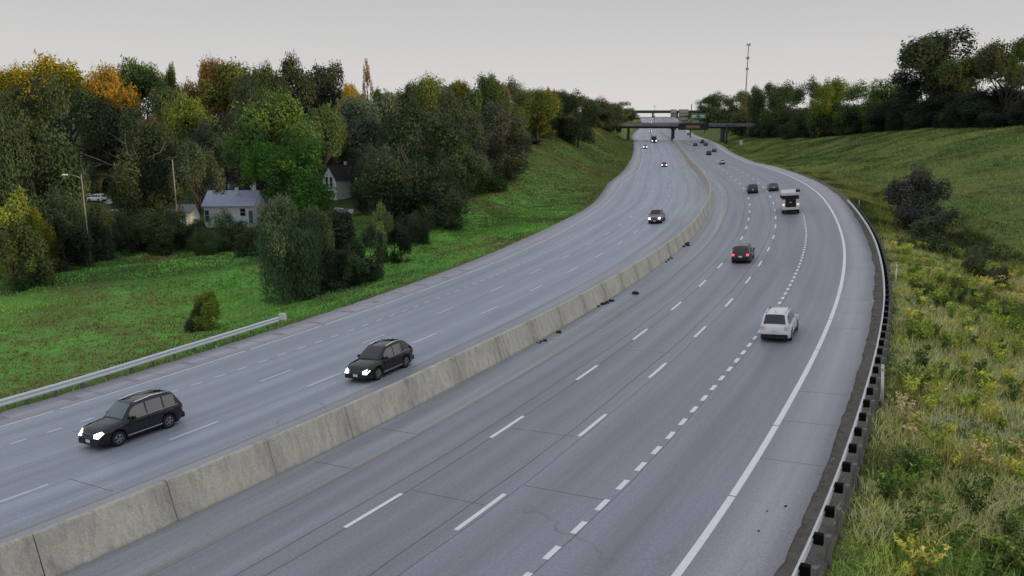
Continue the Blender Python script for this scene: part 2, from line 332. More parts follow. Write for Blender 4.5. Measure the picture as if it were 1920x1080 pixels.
def terrain(x, y):
    shp = np.shape(x); x = np.asarray(x, float).ravel(); y = np.asarray(y, float).ravel(); s, u = to_su(x, y)
    _, _, z0, _, c = axis(s); lp = lpav(s)
    # right
    er = z0 + c * PAV; d = u - PAV
    dd = KRi([22, 21, 19, 17, 12, 8, 6, 5, 5, 4, 4, 4, 4, 4], s); dep = KRi([4, 4, 3.9, 3.5, 2.6, 1.8, 1.2, 1, 1, 1, .8, .8, .8, .8], s)
    td = KRi([75, 75, 72, 68, 66, 62, 60, 58, 50, 32, 16, 14, 14, 14], s); tz = KRi([-1, -1, -1, -1.2, -1.5, -2, -2.3, -2.4, -4.5, -9.5, -11.5, -8, -6, 0], s) + CAMZ
    dz_ = er - dep; inr = er - .07 - (dep - .07) * sm(2.2, 1, (d * 0 + 1)) * 0
    zr = np.where(d < 2.2, er - .06 - .05 * np.clip(d, 0, 3), 0)
    t1 = np.clip((d - 2.2) / (dd - 2.2 + 1e-6), 0, 1); z1 = er - .17 + (dz_ - er + .17) * (.75 * t1 + .25 * t1 * t1 * (3 - 2 * t1))
    t2 = np.clip((d - dd) / (td - dd), 0, 1); z2 = dz_ + (tz - dz_) * (.35 * t2 + .65 * t2 * t2 * (3 - 2 * t2))
    z3 = tz + np.interp(s, [0, 300, 430, 1000], [11, 7, 3, 3]) * sm(0, 110, d - td)  # unseen ground behind the right wood, raised to block the low sun
    zr = np.where(d < 2.2, zr, np.where(d < dd, z1, np.where(d < td, z2, z3)))
    # left
    el = z0 + c * lp; d2 = lp - u
    md = KLi([14, 14, 14, 14, 13, 10, 8, 7, 6, 6, 5, 5, 5], s); mz = KLi([-3.2, -3.2, -3.2, -2.2, -1.0, -.1, .4, .7, 1, 1, .5, .5, .5], s)
    tl = KLi([60, 60, 44, 17, 20, 18, 21, 25, 27, 18, 8, 8, 8], s); tzl = KLi([-20, -20, -20, -18.6, -16.6, -14.2, -11.5, -8.5, -4.6, -5.3, -11.0, -7, 0], s) + CAMZ
    zH = CAMZ - 20.2 + 14.5 * sm(172, 300, y + .12 * x) - 0 * x
    zH = np.where(s > 300, np.maximum(zH, CAMZ - 7), zH)
    l1 = np.clip(d2 / md, 0, 1); l2 = np.clip((d2 - md) / (tl - md), 0, 1)
    zl = el - .06 + (mz + .06) * (.5 * l1 + .5 * l1 * l1 * (3 - 2 * l1))
    zl2 = el + mz + (tzl - el - mz) * (.45 * l2 + .55 * l2 * l2 * (3 - 2 * l2))
    zl3 = tzl + (zH - tzl) * sm(0, 35, d2 - tl)
    zl = np.where(d2 < md, zl, np.where(d2 < tl, zl2, zl3))
    mid = z0 + c * u - .45
    z = np.where(d > 0, zr, np.where(d2 > 0, zl, mid))
    off = np.maximum(d, d2); z = z + wob(x, y, 1) * .16 * sm(3, 12, off) + wob(x, y, 4.3) * .05 * sm(2, 6, off)
    far = sm(980, 1500, y); z = z * (1 - far) + (CAMZ - 45) * far
    rr = np.hypot(x, y); b2 = sm(700, 1600, rr) * (y < 400); z = z * (1 - b2) + (CAMZ - 12) * b2
    return z.reshape(shp)
def ter1(x, y): return float(terrain(np.array([x]), np.array([y]))[0])
def ray_at(px, py, Y):
    """point on the sight line of photograph pixel (px,py) at distance Y ahead"""
    v = py - 540; dx = px - 960; dy = F_PX * math.cos(PITCH) - v * math.sin(PITCH); dz = -(F_PX * math.sin(PITCH) + v * math.cos(PITCH))
    k = Y / dy; return Vector((dx * k, Y, CAMZ + dz * k))
def ground_at(px, py, y0=20, y1=900):
    Ys = np.exp(np.linspace(math.log(y0), math.log(y1), 900)); P = np.array([ray_at(px, py, t) for t in Ys]); h = terrain(P[:, 0], P[:, 1])
    i = np.argmax(P[:, 2] < h); 
    return Vector((P[i, 0], P[i, 1], h[i]))
def su_at(px, py, lo=0, hi=950):
    ss = np.arange(lo, hi, 1.); uu = np.arange(-45, 45, .25); S_, U_ = np.meshgrid(ss, uu, indexing='ij'); P = rp(S_.ravel(), U_.ravel())
    d = P[:, 1] * math.cos(PITCH) - (P[:, 2] - CAMZ) * math.sin(PITCH); up = P[:, 1] * math.sin(PITCH) + (P[:, 2] - CAMZ) * math.cos(PITCH)
    e_ = (960 + F_PX * P[:, 0] / d - px) ** 2 + (540 - F_PX * up / d - py) ** 2; j = np.argmin(e_ + (d < 5) * 1e9); return float(S_.ravel()[j]), float(U_.ravel()[j])

# ground sheet: one polar grid round the camera foot, out past the horizon
rad = np.concatenate([[0.01], np.exp(np.linspace(math.log(5), math.log(1100), 470)), np.exp(np.linspace(math.log(1130), math.log(9000), 40))])
ang = np.concatenate([np.linspace(-42, 42, 620), np.linspace(42, 318, 90)[1:-1]]) * math.pi / 180
Rg, Ag = np.meshgrid(rad, ang, indexing='ij'); gx = Rg * np.sin(Ag); gy = Rg * np.cos(Ag); gz = terrain(gx, gy)
nr, na = gx.shape; idx = np.arange(nr * na).reshape(nr, na); nx = np.roll(idx, -1, 1)
Fq = np.stack([idx[:-1], idx[1:], nx[1:], nx[:-1]], -1).reshape(-1, 4)
s_, u_ = to_su(gx, gy); x_, y_ = gx.ravel(), gy.ravel(); dR = u_ - PAV; dL = lpav(s_) - u_
zone = np.zeros((len(s_), 3))
zone[:, 0] = sm(1, 3, dL) * np.where(dL > 0, 1, 0) * (1 - .8 * sm(105, 230, s_))
zone[:, 1] = sm(1.5, 4, dR) * (1 - sm(0, 6, dR - KRi([22, 21, 19, 17, 12, 8, 6, 5, 5, 4, 4, 4, 4, 4], s_)))
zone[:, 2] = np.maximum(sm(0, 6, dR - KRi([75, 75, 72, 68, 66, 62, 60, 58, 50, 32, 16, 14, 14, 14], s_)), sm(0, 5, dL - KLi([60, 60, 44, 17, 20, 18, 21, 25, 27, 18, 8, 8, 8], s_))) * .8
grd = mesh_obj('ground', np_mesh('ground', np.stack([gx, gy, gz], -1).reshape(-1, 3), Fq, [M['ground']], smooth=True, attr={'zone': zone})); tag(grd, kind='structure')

# ------------------------------------------------------------------ road sheets
def strip_mesh(name, s0, s1, u0, u1, m, dz=0.0, ds=2.0, nu=1, skirt=0.0):
    ss = np.arange(s0, s1 + 1e-6, ds); 
    if ss[-1] < s1 - 1e-3: ss = np.append(ss, s1)
    a = u0(ss) if callable(u0) else np.full(len(ss), u0); b = u1(ss) if callable(u1) else np.full(len(ss), u1)
    cols = [a + (b - a) * k / nu for k in range(nu + 1)]; P = [rp(ss, c_, dz) for c_ in cols]; UV = [np.stack([ss, c_], -1) for c_ in cols]
    if skirt: P = [P[0] - [0, 0, skirt]] + P + [P[-1] - [0, 0, skirt]]; UV = [UV[0]] + UV + [UV[-1]]
    V = np.stack(P, 1).reshape(-1, 3); uv = np.stack(UV, 1).reshape(-1, 2); k = len(P); i = np.arange(len(ss) * k).reshape(len(ss), k)
    Fq = np.stack([i[:-1, :-1], i[:-1, 1:], i[1:, 1:], i[1:, :-1]], -1).reshape(-1, 4); return np_mesh(name, V, Fq, [m], smooth=True, uv=uv)
def strip(name, *a, parent=None, **k):
    o = mesh_obj(name, strip_mesh(name, *a, **k), parent)
    if parent is None: tag(o, kind='structure')
    return o
S0, S1 = -75, 1050
_rg = np.random.default_rng(3).normal(0, 1, 4096)
def rag(s): return .03 * np.interp(s * 2.1 + 200, np.arange(4096), _rg) + .06 * np.interp(s * .31 + 200, np.arange(4096), _rg)
strip('road_southbound', S0, S1, 3.0, 18.1, M['lane_right'], nu=4)
strip('road_northbound', S0, S1, ledge, -4.3, M['lane_left'], nu=4)
strip('shoulder', S0, S1, 18.1, lambda s: PAV + rag(s), M['shoulder'], ds=.35, skirt=.35)
strip('shoulder', S0, S1, lambda s: lpav(s) + .06 * np.sin(s * 1.9), ledge, M['shoulder'], ds=.5, skirt=.35)
strip('median_shoulder', S0, S1, 0.0, 3.0, M['median_sh'])
strip('median_shoulder', S0, S1, -4.3, 0.0, M['median_sh'])
strip('verge', -70, 200, lambda s: PAV - .3 + 0 * s, lambda s: PAV + 1.25 + 0 * s, M['dirt'], dz=-.045, ds=.5)
def lines(name, parts, m, dz=.004):
    """painted or sealed marks lying on the road: list of (s0,s1,u,width)"""
    V = []; Fs = []; n = 0
    for a, b, u, w in parts:
        k = max(2, int((b - a) / 1.5) + 1); ss = np.linspace(a, b, k); uu = u(ss) if callable(u) else np.full(k, u)
        L_ = rp(ss, uu - w / 2, dz); R_ = rp(ss, uu + w / 2, dz); V.append(np.stack([L_, R_], 1).reshape(-1, 3)); i = n + np.arange(k) * 2
        Fs.append(np.stack([i[:-1], i[:-1] + 1, i[1:] + 1, i[1:]], -1)); n += 2 * k
    o = mesh_obj(name, np_mesh(name, np.concatenate(V), np.concatenate(Fs), [m])); tag(o, kind='structure'); return o
l1c = [1, 10.5, 20, 29.5, 39, 48.5, 57.8, 67.5, 77, 87, 97, 106, 114, 122.5, 132, 142, 152, 162, 172.5, 183, 194.5, 207.5, 221, 236] + list(np.arange(250, 430, 14.))
l2c = [2.5, 12, 21.5, 31, 40.5, 50, 59.7, 69.3, 78.3, 88, 97.5, 106.5, 114.5, 123, 132, 142.5, 151.7, 161, 171, 182, 193, 205] + list(np.arange(219, 430, 14.))
m1c = [4.5, 14.5, 23.5, 33.2, 44, 54, 63.8, 74, 84, 94, 104.5, 114.5, 124.5, 135, 146.5, 158.5, 170, 181.5, 194, 207.5, 222, 239, 256.5] + list(np.arange(272, 430, 15.))
m2c = [3, 13, 23, 33, 43, 53, 63, 73, 83, 93.3, 103.3, 113.3, 123.3, 136, 147, 159.5, 171, 182.5, 196, 209.5, 226, 243, 259.5] + list(np.arange(275, 430, 15.))
lines('lane_line_marking', [(c_ - 1.55, c_ + 1.55, 6.55, .19) for c_ in l1c], M['bright_line'])
lines('lane_line_marking', [(c_ - 1.55, c_ + 1.55, 10.25, .19) for c_ in l2c], M['bright_line'])
lines('lane_line_marking', [(c_ - 1.5, c_ + 1.5, -8.0, .15) for c_ in m1c], M['white_line'])
lines('lane_line_marking', [(c_ - 1.4, c_ + 1.4, -11.7, .14) for c_ in m2c], M['white_line'])
lines('dotted_line_marking', [(c_ - .45, c_ + .45, 14.0, .22) for c_ in np.arange(-3.7, 119, 1.82)], M['bright_line'])
lines('dotted_line_marking', [(c_ - .42, c_ + .42, -15.3, .14) for c_ in np.arange(-4, 132, 1.88)], M['white_line'])
ed = []; s = -70.
while s < 940:
    L_ = random.uniform(7, 22) if s < 60 else 60.; ed.append((s, s + L_ - (.09 if s < 60 else 0), lambda q: 18.0 + 0 * q, .26)); s += L_
lines('edge_line_marking', ed, M['bright_line'])
ed = []; s = -70.
while s < 940:
    L_ = random.uniform(8, 15) if s < 110 else 60.; ed.append((s, s + L_ - (.5 if s < 110 else 0), lambda q: ledge(q) + .12, .17)); s += L_
lines('edge_line_marking', ed, M['white_line'])
lines('edge_line_marking', [(s, s + 40, lambda q: 3.05 + 0 * q, .12) for s in range(-70, 930, 40)], M['yellow_line'])
lines('edge_line_marking', [(s, s + 40, lambda q: -4.3 + 0 * q, .12) for s in range(-70, 930, 40)], M['yellow_line'])
# the taper line of the ramp that merges from the left
lines('ramp_line_marking', [(118, 215, lambda q: np.interp(q, [118, 150, 180, 215, 250], [-15.3, -16.0, -16.3, -16.5, -16.4]), .12)], M['faint_line'])
# sealed longitudinal joints and transverse shoulder joints
lg = []
for u0 in (5.75, 6.62, 9.6, 10.45, 14.15, 3.22, -7.7, -5.6, -11.45, -15.0):
    for a in np.arange(-70, 400, 8.):
        if u0 in (5.75, 9.6, -5.6) and a < -60: continue
        lg.append((a, a + 8.05, (lambda q, u0=u0: u0 + .035 * np.sin(q * .35 + u0 * 3) + .02 * np.sin(q * 1.3)), (.05 if u0 in (5.75, 6.62, 9.6) else .032) if u0 > 0 else .024))
lines('pavement_joint', lg, M['seam'], dz=.002)
tj = []
for a in np.arange(-30, 220, 4.6):
    j = random.uniform(-.25, .25)
    tj.append((a + j, a + j + .03, lambda q: 19.3 + 0 * q, 2.35)) if random.random() < .6 else None
    if random.random() < .75: tj.append((a + 1 + j, a + 1 + j + .05, lambda q: ledge(q) - 1.4, 2.2))
    if random.random() < .5: tj.append((a + 2 + j, a + 2 + j + .04, lambda q: 1.9 + 0 * q, 2.1))
for k in range(34):
    a = random.uniform(0, 160); uc = random.choice([4.8, 8.4, 12.2, 16.1, -6.2, -9.9, -13.4, -17]); wc = 3.3 if random.random() < .6 else 1.7
    if k % 2: tj.append((a, a + .035, lambda q, u=uc: u + 0 * q, wc))
lines('pavement_joint', tj, M['seam'], dz=.003)
# dark damp patches on the left shoulder and tyre marks
pm = mat('shoulder_stain', (.27, .26, .29), .8)
st = []
for a in np.arange(-2, 75, 4.4): st.append((a, a + random.uniform(.35, .7), lambda q, w=random.uniform(-.8, -.2): ledge(q) + w - .9, random.uniform(.9, 1.5)))
lines('shoulder_stain', st, pm, dz=.005)

# ------------------------------------------------------------------ median barrier, one child per cast length
bar = empty('median_barrier', Matrix.Translation(Vector(rp(0, 0)))); tag(bar, 'long tan concrete median barrier curving between the two carriageways', 'barrier')
BP = [(.46, -.12), (.46, .10), (.42, .14), (.02, 1.44), (-.02, 1.5), (-.20, 1.5), (-.24, 1.44), (-.52, .14), (-.56, .10), (-.56, -.12)]
binv = bar.matrix_world.inverted()
def bar_seg(a, b):
    n = max(2, int((b - a) / 1.2) + 1) if b < 200 else max(2, int((b - a) / 5) + 1); ss = np.linspace(a + .012, b - .012, n); lean = random.uniform(-.012, .012); dz = random.uniform(-.012, .012)
    V = np.stack([rp(ss, np.full(n, p[0] + lean), 0) + [0, 0, p[1] + (dz if p[1] > .2 else 0)] for p in BP], 1)
    k = len(BP); V = V.reshape(-1, 3) - np.array(bar.matrix_world.translation); i = np.arange(n * k).reshape(n, k); j = np.roll(i, -1, 1)
    Fq = np.stack([i[:-1], j[:-1], j[1:], i[1:]], -1).reshape(-1, 4)
    caps = [[i[0, 0], i[0, 9], i[0, 8], i[0, 1]], [i[0, 1], i[0, 8], i[0, 7], i[0, 2]], [i[0, 2], i[0, 7], i[0, 6], i[0, 3]], [i[0, 3], i[0, 6], i[0, 5], i[0, 4]]]
    caps += [[q + (n - 1) * k for q in c_][::-1] for c_ in caps]
    return mesh_obj('barrier_segment', np_mesh('barrier_segment', V, np.vstack([Fq[:, ::-1], np.array(caps)]), [M['barrier']]), bar)
a = 11.4 - 4.75 * 17
while a < 430: bar_seg(a, a + 4.75); a += 4.75
while a < 930: bar_seg(a, a + 25); a += 25
# broken-off concrete and blown rubbish at the barrier foot
def rubble(s, u, n, col, label, sz=.25, spread=.8, cat='debris'):
    mb = MB()
    for k in range(n):
        p = rp(s + random.gauss(0, spread), u + random.uniform(-.25, .3)); r = sz * random.uniform(.35, 1)
        mb.box((p[0], p[1], p[2] + r * .2), (r, r * random.uniform(.4, .9), r * .45), random.uniform(0, 3), (.7, .7))
    o = mb.obj('road_debris', M[col], bevel=.015, seg=1); return tag(o, label, cat)
M['dark_rubbish'] = mat('dark_rubbish', (.025, .024, .024), .9); M['pale_rubbish'] = mat('pale_rubbish', (.5, .5, .48), .8)
rubble(57.6, .75, 10, 'dark_rubbish', 'black heap of tyre scraps against the foot of the median barrier, largest heap', .42, .8)
rubble(48.0, .75, 4, 'dark_rubbish', 'dark scraps at the barrier foot, nearest of the heaps after the black car', .32, .4)
rubble(44.8, .72, 4, 'dark_rubbish', 'small dark crumbled hole filled with grit at the barrier foot beside the black crossover', .30, .3)
rubble(62.0, 2.0, 1, 'dark_rubbish', 'single flat black tyre strip on the median shoulder beyond the largest heap', .6, .1)
rubble(80.0, .72, 4, 'dark_rubbish', 'dark debris at the barrier foot where the curve tightens', .35, 1.4)
rubble(91.0, .75, 6, 'dark_rubbish', 'dark debris pile at the foot of the barrier near the silver pickup', .5, .8)
rubble(31.0, .68, 3, 'pale_rubbish', 'small pale concrete crumbs at a barrier joint near the black crossover', .12, .2)
rubble(25.6, 19.6, 3, 'dark_rubbish', 'small dark lumps lying on the pale right shoulder', .11, .9)
rubble(24.5, 20.9, 1, 'pale_rubbish', 'pale cup lying in the dirt beside the right guardrail, nearer one', .16, .1, 'litter')
rubble(30.5, 20.8, 1, 'pale_rubbish', 'pale scrap on the dirt edge of the right shoulder, farther one', .18, .1, 'litter')

# ------------------------------------------------------------------ guardrails
def w_beam(parent, a, b, ufun, dz0, m, side, ds=1.0, up=.31, vs_=1.0):
    prof = [(.0, .155), (.02, .15), (.08, .10), (.08, .05), (.0, .012), (.0, -.012), (.08, -.05), (.08, -.10), (.02, -.15), (.0, -.155)]
    prof = prof + [(p[0] - .012, p[1]) for p in prof[::-1]]
    ss = np.arange(a, b + 1e-3, ds); uu = ufun(ss); k = len(prof)
    V = np.stack([rp(ss, uu + side * p[0], 0) + [0, 0, dz0 + (p[1] - .155) * vs_] for p in prof], 1).reshape(-1, 3) - np.array(parent.matrix_world.translation)
    i = np.arange(len(ss) * k).reshape(-1, k); j = np.roll(i, -1, 1); Fq = np.stack([i[:-1], j[:-1], j[1:], i[1:]], -1).reshape(-1, 4)
    return mesh_obj('rail', np_mesh('rail', V, Fq, [m]), parent)
gu = lambda s: np.interp(s, [-20, 20, 40, 60, 80, 100, 126], [21.35, 21.3, 21.3, 21.25, 21.05, 20.98, 20.6])
gr = empty('guardrail', Matrix.Translation(Vector(rp(40, 21.3)))); tag(gr, 'long steel guardrail on black blocked posts along the right shoulder', 'guardrail')
w_beam(gr, -14, 125.5, gu, .80, M['steel'], -1)
pm_, bm_ = MB().box((0, 0, -.1), (.16, .21, 1.75)).mesh('post', M['post_wood'], .01, 1), MB().box((0, 0, 0), (.27, .20, .32)).mesh('blockout', M['block_black'], .02, 2)
s = -12.5
while s < 125:
    F_ = gr.matrix_world.inverted() @ frame(s, float(gu(s)))
    p = mesh_obj('post', pm_, gr); p.matrix_local = F_ @ Matrix.Translation((.48, 0, .0)); bk = mesh_obj('blockout', bm_, gr); bk.matrix_local = F_ @ Matrix.Translation((.20, 0, .62)); s += 1.86
gl = empty('guardrail', Matrix.Translation(Vector(rp(20, -22)))); tag(gl, 'pale steel guardrail ending in a square plate beside the green field', 'guardrail')
glu = lambda s: np.interp(s, [-40, 21, 29, 34.5, 46], [-21.7, -21.75, -22.1, -22.45, -22.75])
w_beam(gl, -40, 45.3, glu, .74, M['rail_left'], 1, vs_=1.45)
pl2, bl2 = MB().box((0, 0, -.1), (.12, .16, 1.72)).mesh('post', M['post_wood'], .01, 1), MB().box((0, 0, 0), (.2, .15, .34)).mesh('blockout', M['post_wood'], .01, 1)
s = -38.
while s < 45.3:
    F_ = gl.matrix_world.inverted() @ frame(s, float(glu(s)))
    p = mesh_obj('post', pl2, gl); p.matrix_local = F_ @ Matrix.Translation((-.26, 0, .02)); bk = mesh_obj('blockout', bl2, gl); bk.matrix_local = F_ @ Matrix.Translation((-.105, 0, .64)); s += 1.905
F_ = gl.matrix_world.inverted() @ frame(45.6, float(glu(45.6)))
o = MB().box((0, 0, 0), (.62, .22, .52)).obj('end_plate', M['white_post'], gl, .02); o.matrix_local = F_ @ Matrix.Translation((0, 0, .62))

def marker(s, u, h, w, label, dz=0, lean=0):
    t = empty('delineator_post', frame(s, u, dz) @ Matrix.Rotation(lean, 4, 'Y')); tag(t, label, 'marker post')
    MB().tube([(0, 0, -.3), (0, 0, h)], w, 8).obj('post', M['white_post'], t); MB().box((0, -w - .012, h - .18), (w * 1.5, .012, .16)).obj('reflector', mat('reflector', (.6, .5, .2), .3), t)
    MB().lathe([(h - .0, w * 1.02), (h + .05, w * .8)], 8, 'Z').obj('cap', M['white_post'], t)
marker(38.3, 22.0, 1.75, .07, 'tall white delineator post behind the right guardrail, nearest and thickest')
marker(68.4, 22.1, 1.6, .06, 'white delineator post behind the right guardrail near the yellow-green weeds', lean=.05)
marker(122.5, 22.0, .9, .05, 'small white delineator post at the far end of the right guardrail')
marker(186, -.09, 2.6, .05, 'thin pale marker standing on top of the median barrier where it bends')

# ------------------------------------------------------------------ value noise for scattering
_lat = R.random((256, 256))
def vn(x, y, sc_):
    x = np.asarray(x) / sc_ + 500.3; y = np.asarray(y) / sc_ + 300.7; i = np.floor(x).astype(int); j = np.floor(y).astype(int); fx = x - i; fy = y - j; fx = fx*fx*(3-2*fx); fy = fy*fy*(3-2*fy)
    g_ = lambda a, b: _lat[a & 255, b & 255]
    return (g_(i, j)*(1-fx)+g_(i+1, j)*fx)*(1-fy)+(g_(i, j+1)*(1-fx)+g_(i+1, j+1)*fx)*fy
def palette(t, stops):
    t = np.clip(t, 0, 1); ps = [s_[0] for s_ in stops]; return np.stack([np.interp(t, ps, [s_[1][k] for s_ in stops]) for k in range(3)], -1)
def blades(name, P, h, w, col, nb, bend=.5, seg=2, spread=.25):
    """clumps of tapering leaves: P (n,3) roots, h (n,) height, col (n,3)"""
    n = len(P) * nb; root = np.repeat(P, nb, 0) + np.c_[R.normal(0, 1, (n, 2)) * np.repeat(spread * h, nb)[:, None] * .5, np.zeros(n)]
    hh_ = np.repeat(h, nb) * R.uniform(.5, 1.1, n); az = R.uniform(0, 2 * np.pi, n); wd = np.repeat(w, nb) * R.uniform(.6, 1.3, n); bd = R.uniform(.15, 1, n) * bend
    dr = np.c_[np.cos(az), np.sin(az), np.zeros(n)]; sd_ = np.c_[-np.sin(az + R.normal(0, .8, n)), np.cos(az), np.zeros(n)]
    cc = np.repeat(col, nb, 0) * R.uniform(.7, 1.3, (n, 1)); rows = []; cr = []
    for k in range(seg + 1):
        t = k / seg; c_ = root + dr * (hh_ * bd * t ** 1.8)[:, None] + np.c_[np.zeros((n, 2)), hh_ * t * (1 - .35 * bd * t)]
        ww = wd * (1 - t) ** .7
        if k < seg: rows += [c_ - sd_ * ww[:, None] / 2, c_ + sd_ * ww[:, None] / 2]; cr += [cc, cc]
        else: rows += [c_]; cr += [cc]
    K = 2 * seg + 1; V = np.stack(rows, 1).reshape(-1, 3); CL = np.stack(cr, 1).reshape(-1, 3); b0 = np.arange(n)[:, None] * K
    tri = [[0, 1, 3], [0, 3, 2]] * 0
    for k in range(seg - 1): tri += [[2*k, 2*k+1, 2*k+3], [2*k, 2*k+3, 2*k+2]]
    tri += [[2*seg-2, 2*seg-1, 2*seg]]
    Fq = (b0[:, None, :] + np.array(tri)[None]).reshape(-1, 3)
    return np_mesh(name, V, Fq, [M['blade']], attr={'tint': CL})
def in_view(x, y, m=60):
    z = terrain(x, y); d = y * math.cos(PITCH) - (z - CAMZ) * math.sin(PITCH); px = 960 + F_PX * x / np.maximum(d, 1); py = 540 - F_PX * (y * math.sin(PITCH) + (z - CAMZ) * math.cos(PITCH)) / np.maximum(d, 1)
    return (px > -m) & (px < 1920 + m) & (py < 1080 + m * 1.5) & (d > 3), z
def su_pts(n, sa, sb, fu0, fu1, p=1.0):
    s_ = sa + (sb - sa) * R.random(n) ** p; a = fu0(s_); b = fu1(s_); u_ = a + (b - a) * R.random(n); q = rp(s_, u_); return q[:, 0], q[:, 1], s_, u_
DD = [22, 21, 19, 17, 12, 8, 6, 5, 5, 4, 4, 4, 4, 4]; TD = [75, 75, 72, 68, 66, 62, 60, 58, 50, 32, 16, 14, 14, 14]
def scatter(name, label, sets, cat='ground cover'):
    V = []
    for k, (x, y, h, w, col, nb, bend, spread) in enumerate(sets):
        ok, z = in_view(x, y); me = blades(name, np.stack([x, y, z - .03], -1)[ok], h[ok], w[ok], col[ok], nb, bend, 2, spread)
        o = mesh_obj(name, me); tag(o, label[k], cat, kind='stuff')
# tall weeds on the right bank
x, y, s_, u_ = su_pts(36000, 2, 100, lambda s: PAV + .55 + 0 * s, lambda s: PAV + 25 + 0 * s, 1.6)
n1 = vn(x, y, 4.0) * .45 + vn(x, y, 1.5) * .55 + R.normal(0, .11, len(x)); big = vn(x + 40, y, 9.)
d_ = u_ - PAV
col = palette(n1, [(.20, (.06, .065, .025)), (.32, (.12, .13, .04)), (.42, (.24, .23, .06)), (.52, (.31, .29, .07)), (.60, (.38, .32, .15)), (.70, (.22, .21, .06)), (.85, (.36, .29, .15))])
g_ = (big > .80); col[g_] = palette(n1[g_] + R.normal(0, .05, g_.sum()), [(.2, (.07, .11, .03)), (.5, (.15, .23, .045)), (.8, (.28, .33, .06))])
gold = (vn(x - 80, y + 30, 3.5) > .84) & (R.random(len(x)) < .6); col[gold] = (.40, .34, .04)
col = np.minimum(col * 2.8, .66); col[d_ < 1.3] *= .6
h = np.where(d_ < 1.5, R.uniform(.05, .22, len(x)), R.uniform(.35, 1.05, len(x)) * (.45 + 1.1 * vn(x, y, 2.2))); h *= np.where(d_ < 3, .8, 1)
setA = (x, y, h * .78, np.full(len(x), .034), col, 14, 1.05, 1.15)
x, y, s_, u_ = su_pts(17000, 95, 200, lambda s: PAV + 1.2 + 0 * s, lambda s: PAV + KRi(DD, s) + 4)
n1 = vn(x, y, 6) * .6 + vn(x, y, 2.2) * .4 + R.normal(0, .08, len(x))
col = palette(n1, [(.22, (.04, .055, .02)), (.42, (.10, .13, .03)), (.55, (.21, .22, .045)), (.75, (.26, .23, .09))])
setB = (x, y, R.uniform(.3, .8, len(x)) * (.5 + vn(x, y, 3.)), np.full(len(x), .08), col, 8, .6, .8)
col = col * 1.4; setB = setB[:4] + (col * 1.15,) + setB[5:]
scatter('tall_weeds', ['tall yellow green and straw coloured weeds on the bank behind the right guardrail', 'olive and yellow weeds on the bank where the guardrail starts'], [setA, setB], 'weeds')
x, y, s_, u_ = su_pts(9000, 5, 125, lambda s: PAV + .02 + 0 * s, lambda s: PAV + 1.5 + 0 * s, 1.3); k = vn(x, y, 1.2) > .38; x, y = x[k], y[k]
scatter('edge_scruff', ['thin dark scruff and dead stalks growing in the dirt under the right guardrail'], [(x, y, R.uniform(.04, .2, len(x)), np.full(len(x), .035), palette(R.random(len(x)), [(0, (.05, .055, .03)), (.6, (.10, .10, .045)), (1, (.20, .17, .11))]), 7, 1.2, 1.6)], 'weeds')
# rough grass on the right hillside
x, y, s_, u_ = su_pts(52000, 5, 420, lambda s: PAV + .8 + KRi(DD, s) * (s < 200), lambda s: PAV + KRi(TD, s) + 4, .8)
n1 = vn(x, y, 14) * .45 + vn(x, y, 4.) * .55 + R.normal(0, .09, len(x))
col = palette(n1, [(.2, (.030, .042, .015)), (.4, (.052, .072, .022)), (.58, (.085, .115, .032)), (.7, (.13, .145, .042)), (.9, (.135, .125, .05))])
col = col * 3.0
scatter('hillside_grass', ['rough green grass covering the right hillside up to the trees'], [(x, y, R.uniform(.2, .62, len(x)) * (.5 + vn(x, y, 5.)), np.full(len(x), .13), col, 6, .6, 1.2)], 'grass')
# left field and cut slope
x = R.uniform(-115, 8, 60000); y = 28 + 125 * R.random(60000) ** .8; s_, u_ = to_su(x, y); d_ = lpav(s_) - u_; k = (d_ > .3) & (x > -.68 * y) & (d_ < 75); x, y, d_ = x[k], y[k], d_[k]
x2, y2, s2, u2 = su_pts(26000, 110, 425, lambda s: lpav(s) - KLi([60, 60, 44, 17, 20, 18, 21, 25, 27, 18, 8, 8, 8], s) - 3, lambda s: lpav(s) - .25); x, y, d_ = np.r_[x, x2], np.r_[y, y2], np.r_[d_, lpav(s2) - u2]
n1 = vn(x, y, 13) * .5 + vn(x, y, 4.) * .3 + .2 * vn(x, y, 1.5) + R.normal(0, .06, len(x)); br = vn(x + 90, y + 70, 15) * .7 + vn(x, y, 4) * .3
col = palette(n1, [(.25, (.042, .070, .022)), (.42, (.062, .125, .028)), (.55, (.075, .19, .034)), (.75, (.12, .24, .04))])
px_ = 960 + F_PX * x / y
brown = np.exp(-(((px_ - 130) / 230) ** 2 + ((y - 70) / 8) ** 2)) + .9 * np.exp(-(((px_ - 250) / 130) ** 2 + ((y - 85) / 5) ** 2)) + .5 * sm(.6, .75, br) + .45 * sm(110, 200, y) + .5 * np.exp(-((y - 54) / 8) ** 2) * (px_ < 120)
brown = np.clip(brown * (0.7 + 1.2 * vn(x, y, 2.5)), 0, .92)[:, None]
col = col * (1 - brown) + np.array([.115, .082, .036]) * brown
col = col * (2.75 - .75 * sm(95, 190, y))[:, None]; bb = (np.exp(-(((px_ - 230) / 200) ** 2 + ((y - 98) / 8) ** 2)) * .7)[:, None]; col = col * (1 - bb) + np.array([.17, .52, .08]) * R.uniform(.7, 1.2, (len(x), 1)) * bb
scatter('field_grass', ['short bright green grass with brown patches on the left field and roadside slope'], [(x, y, R.uniform(.10, .34, len(x)) * (.6 + .8 * vn(x, y, 3.)) * np.where((d_ < 1.6) & (y < 75), 1.7, 1), np.full(len(x), .11) * (.6 + y / 160), col, 6, .8, 2.2)], 'grass')

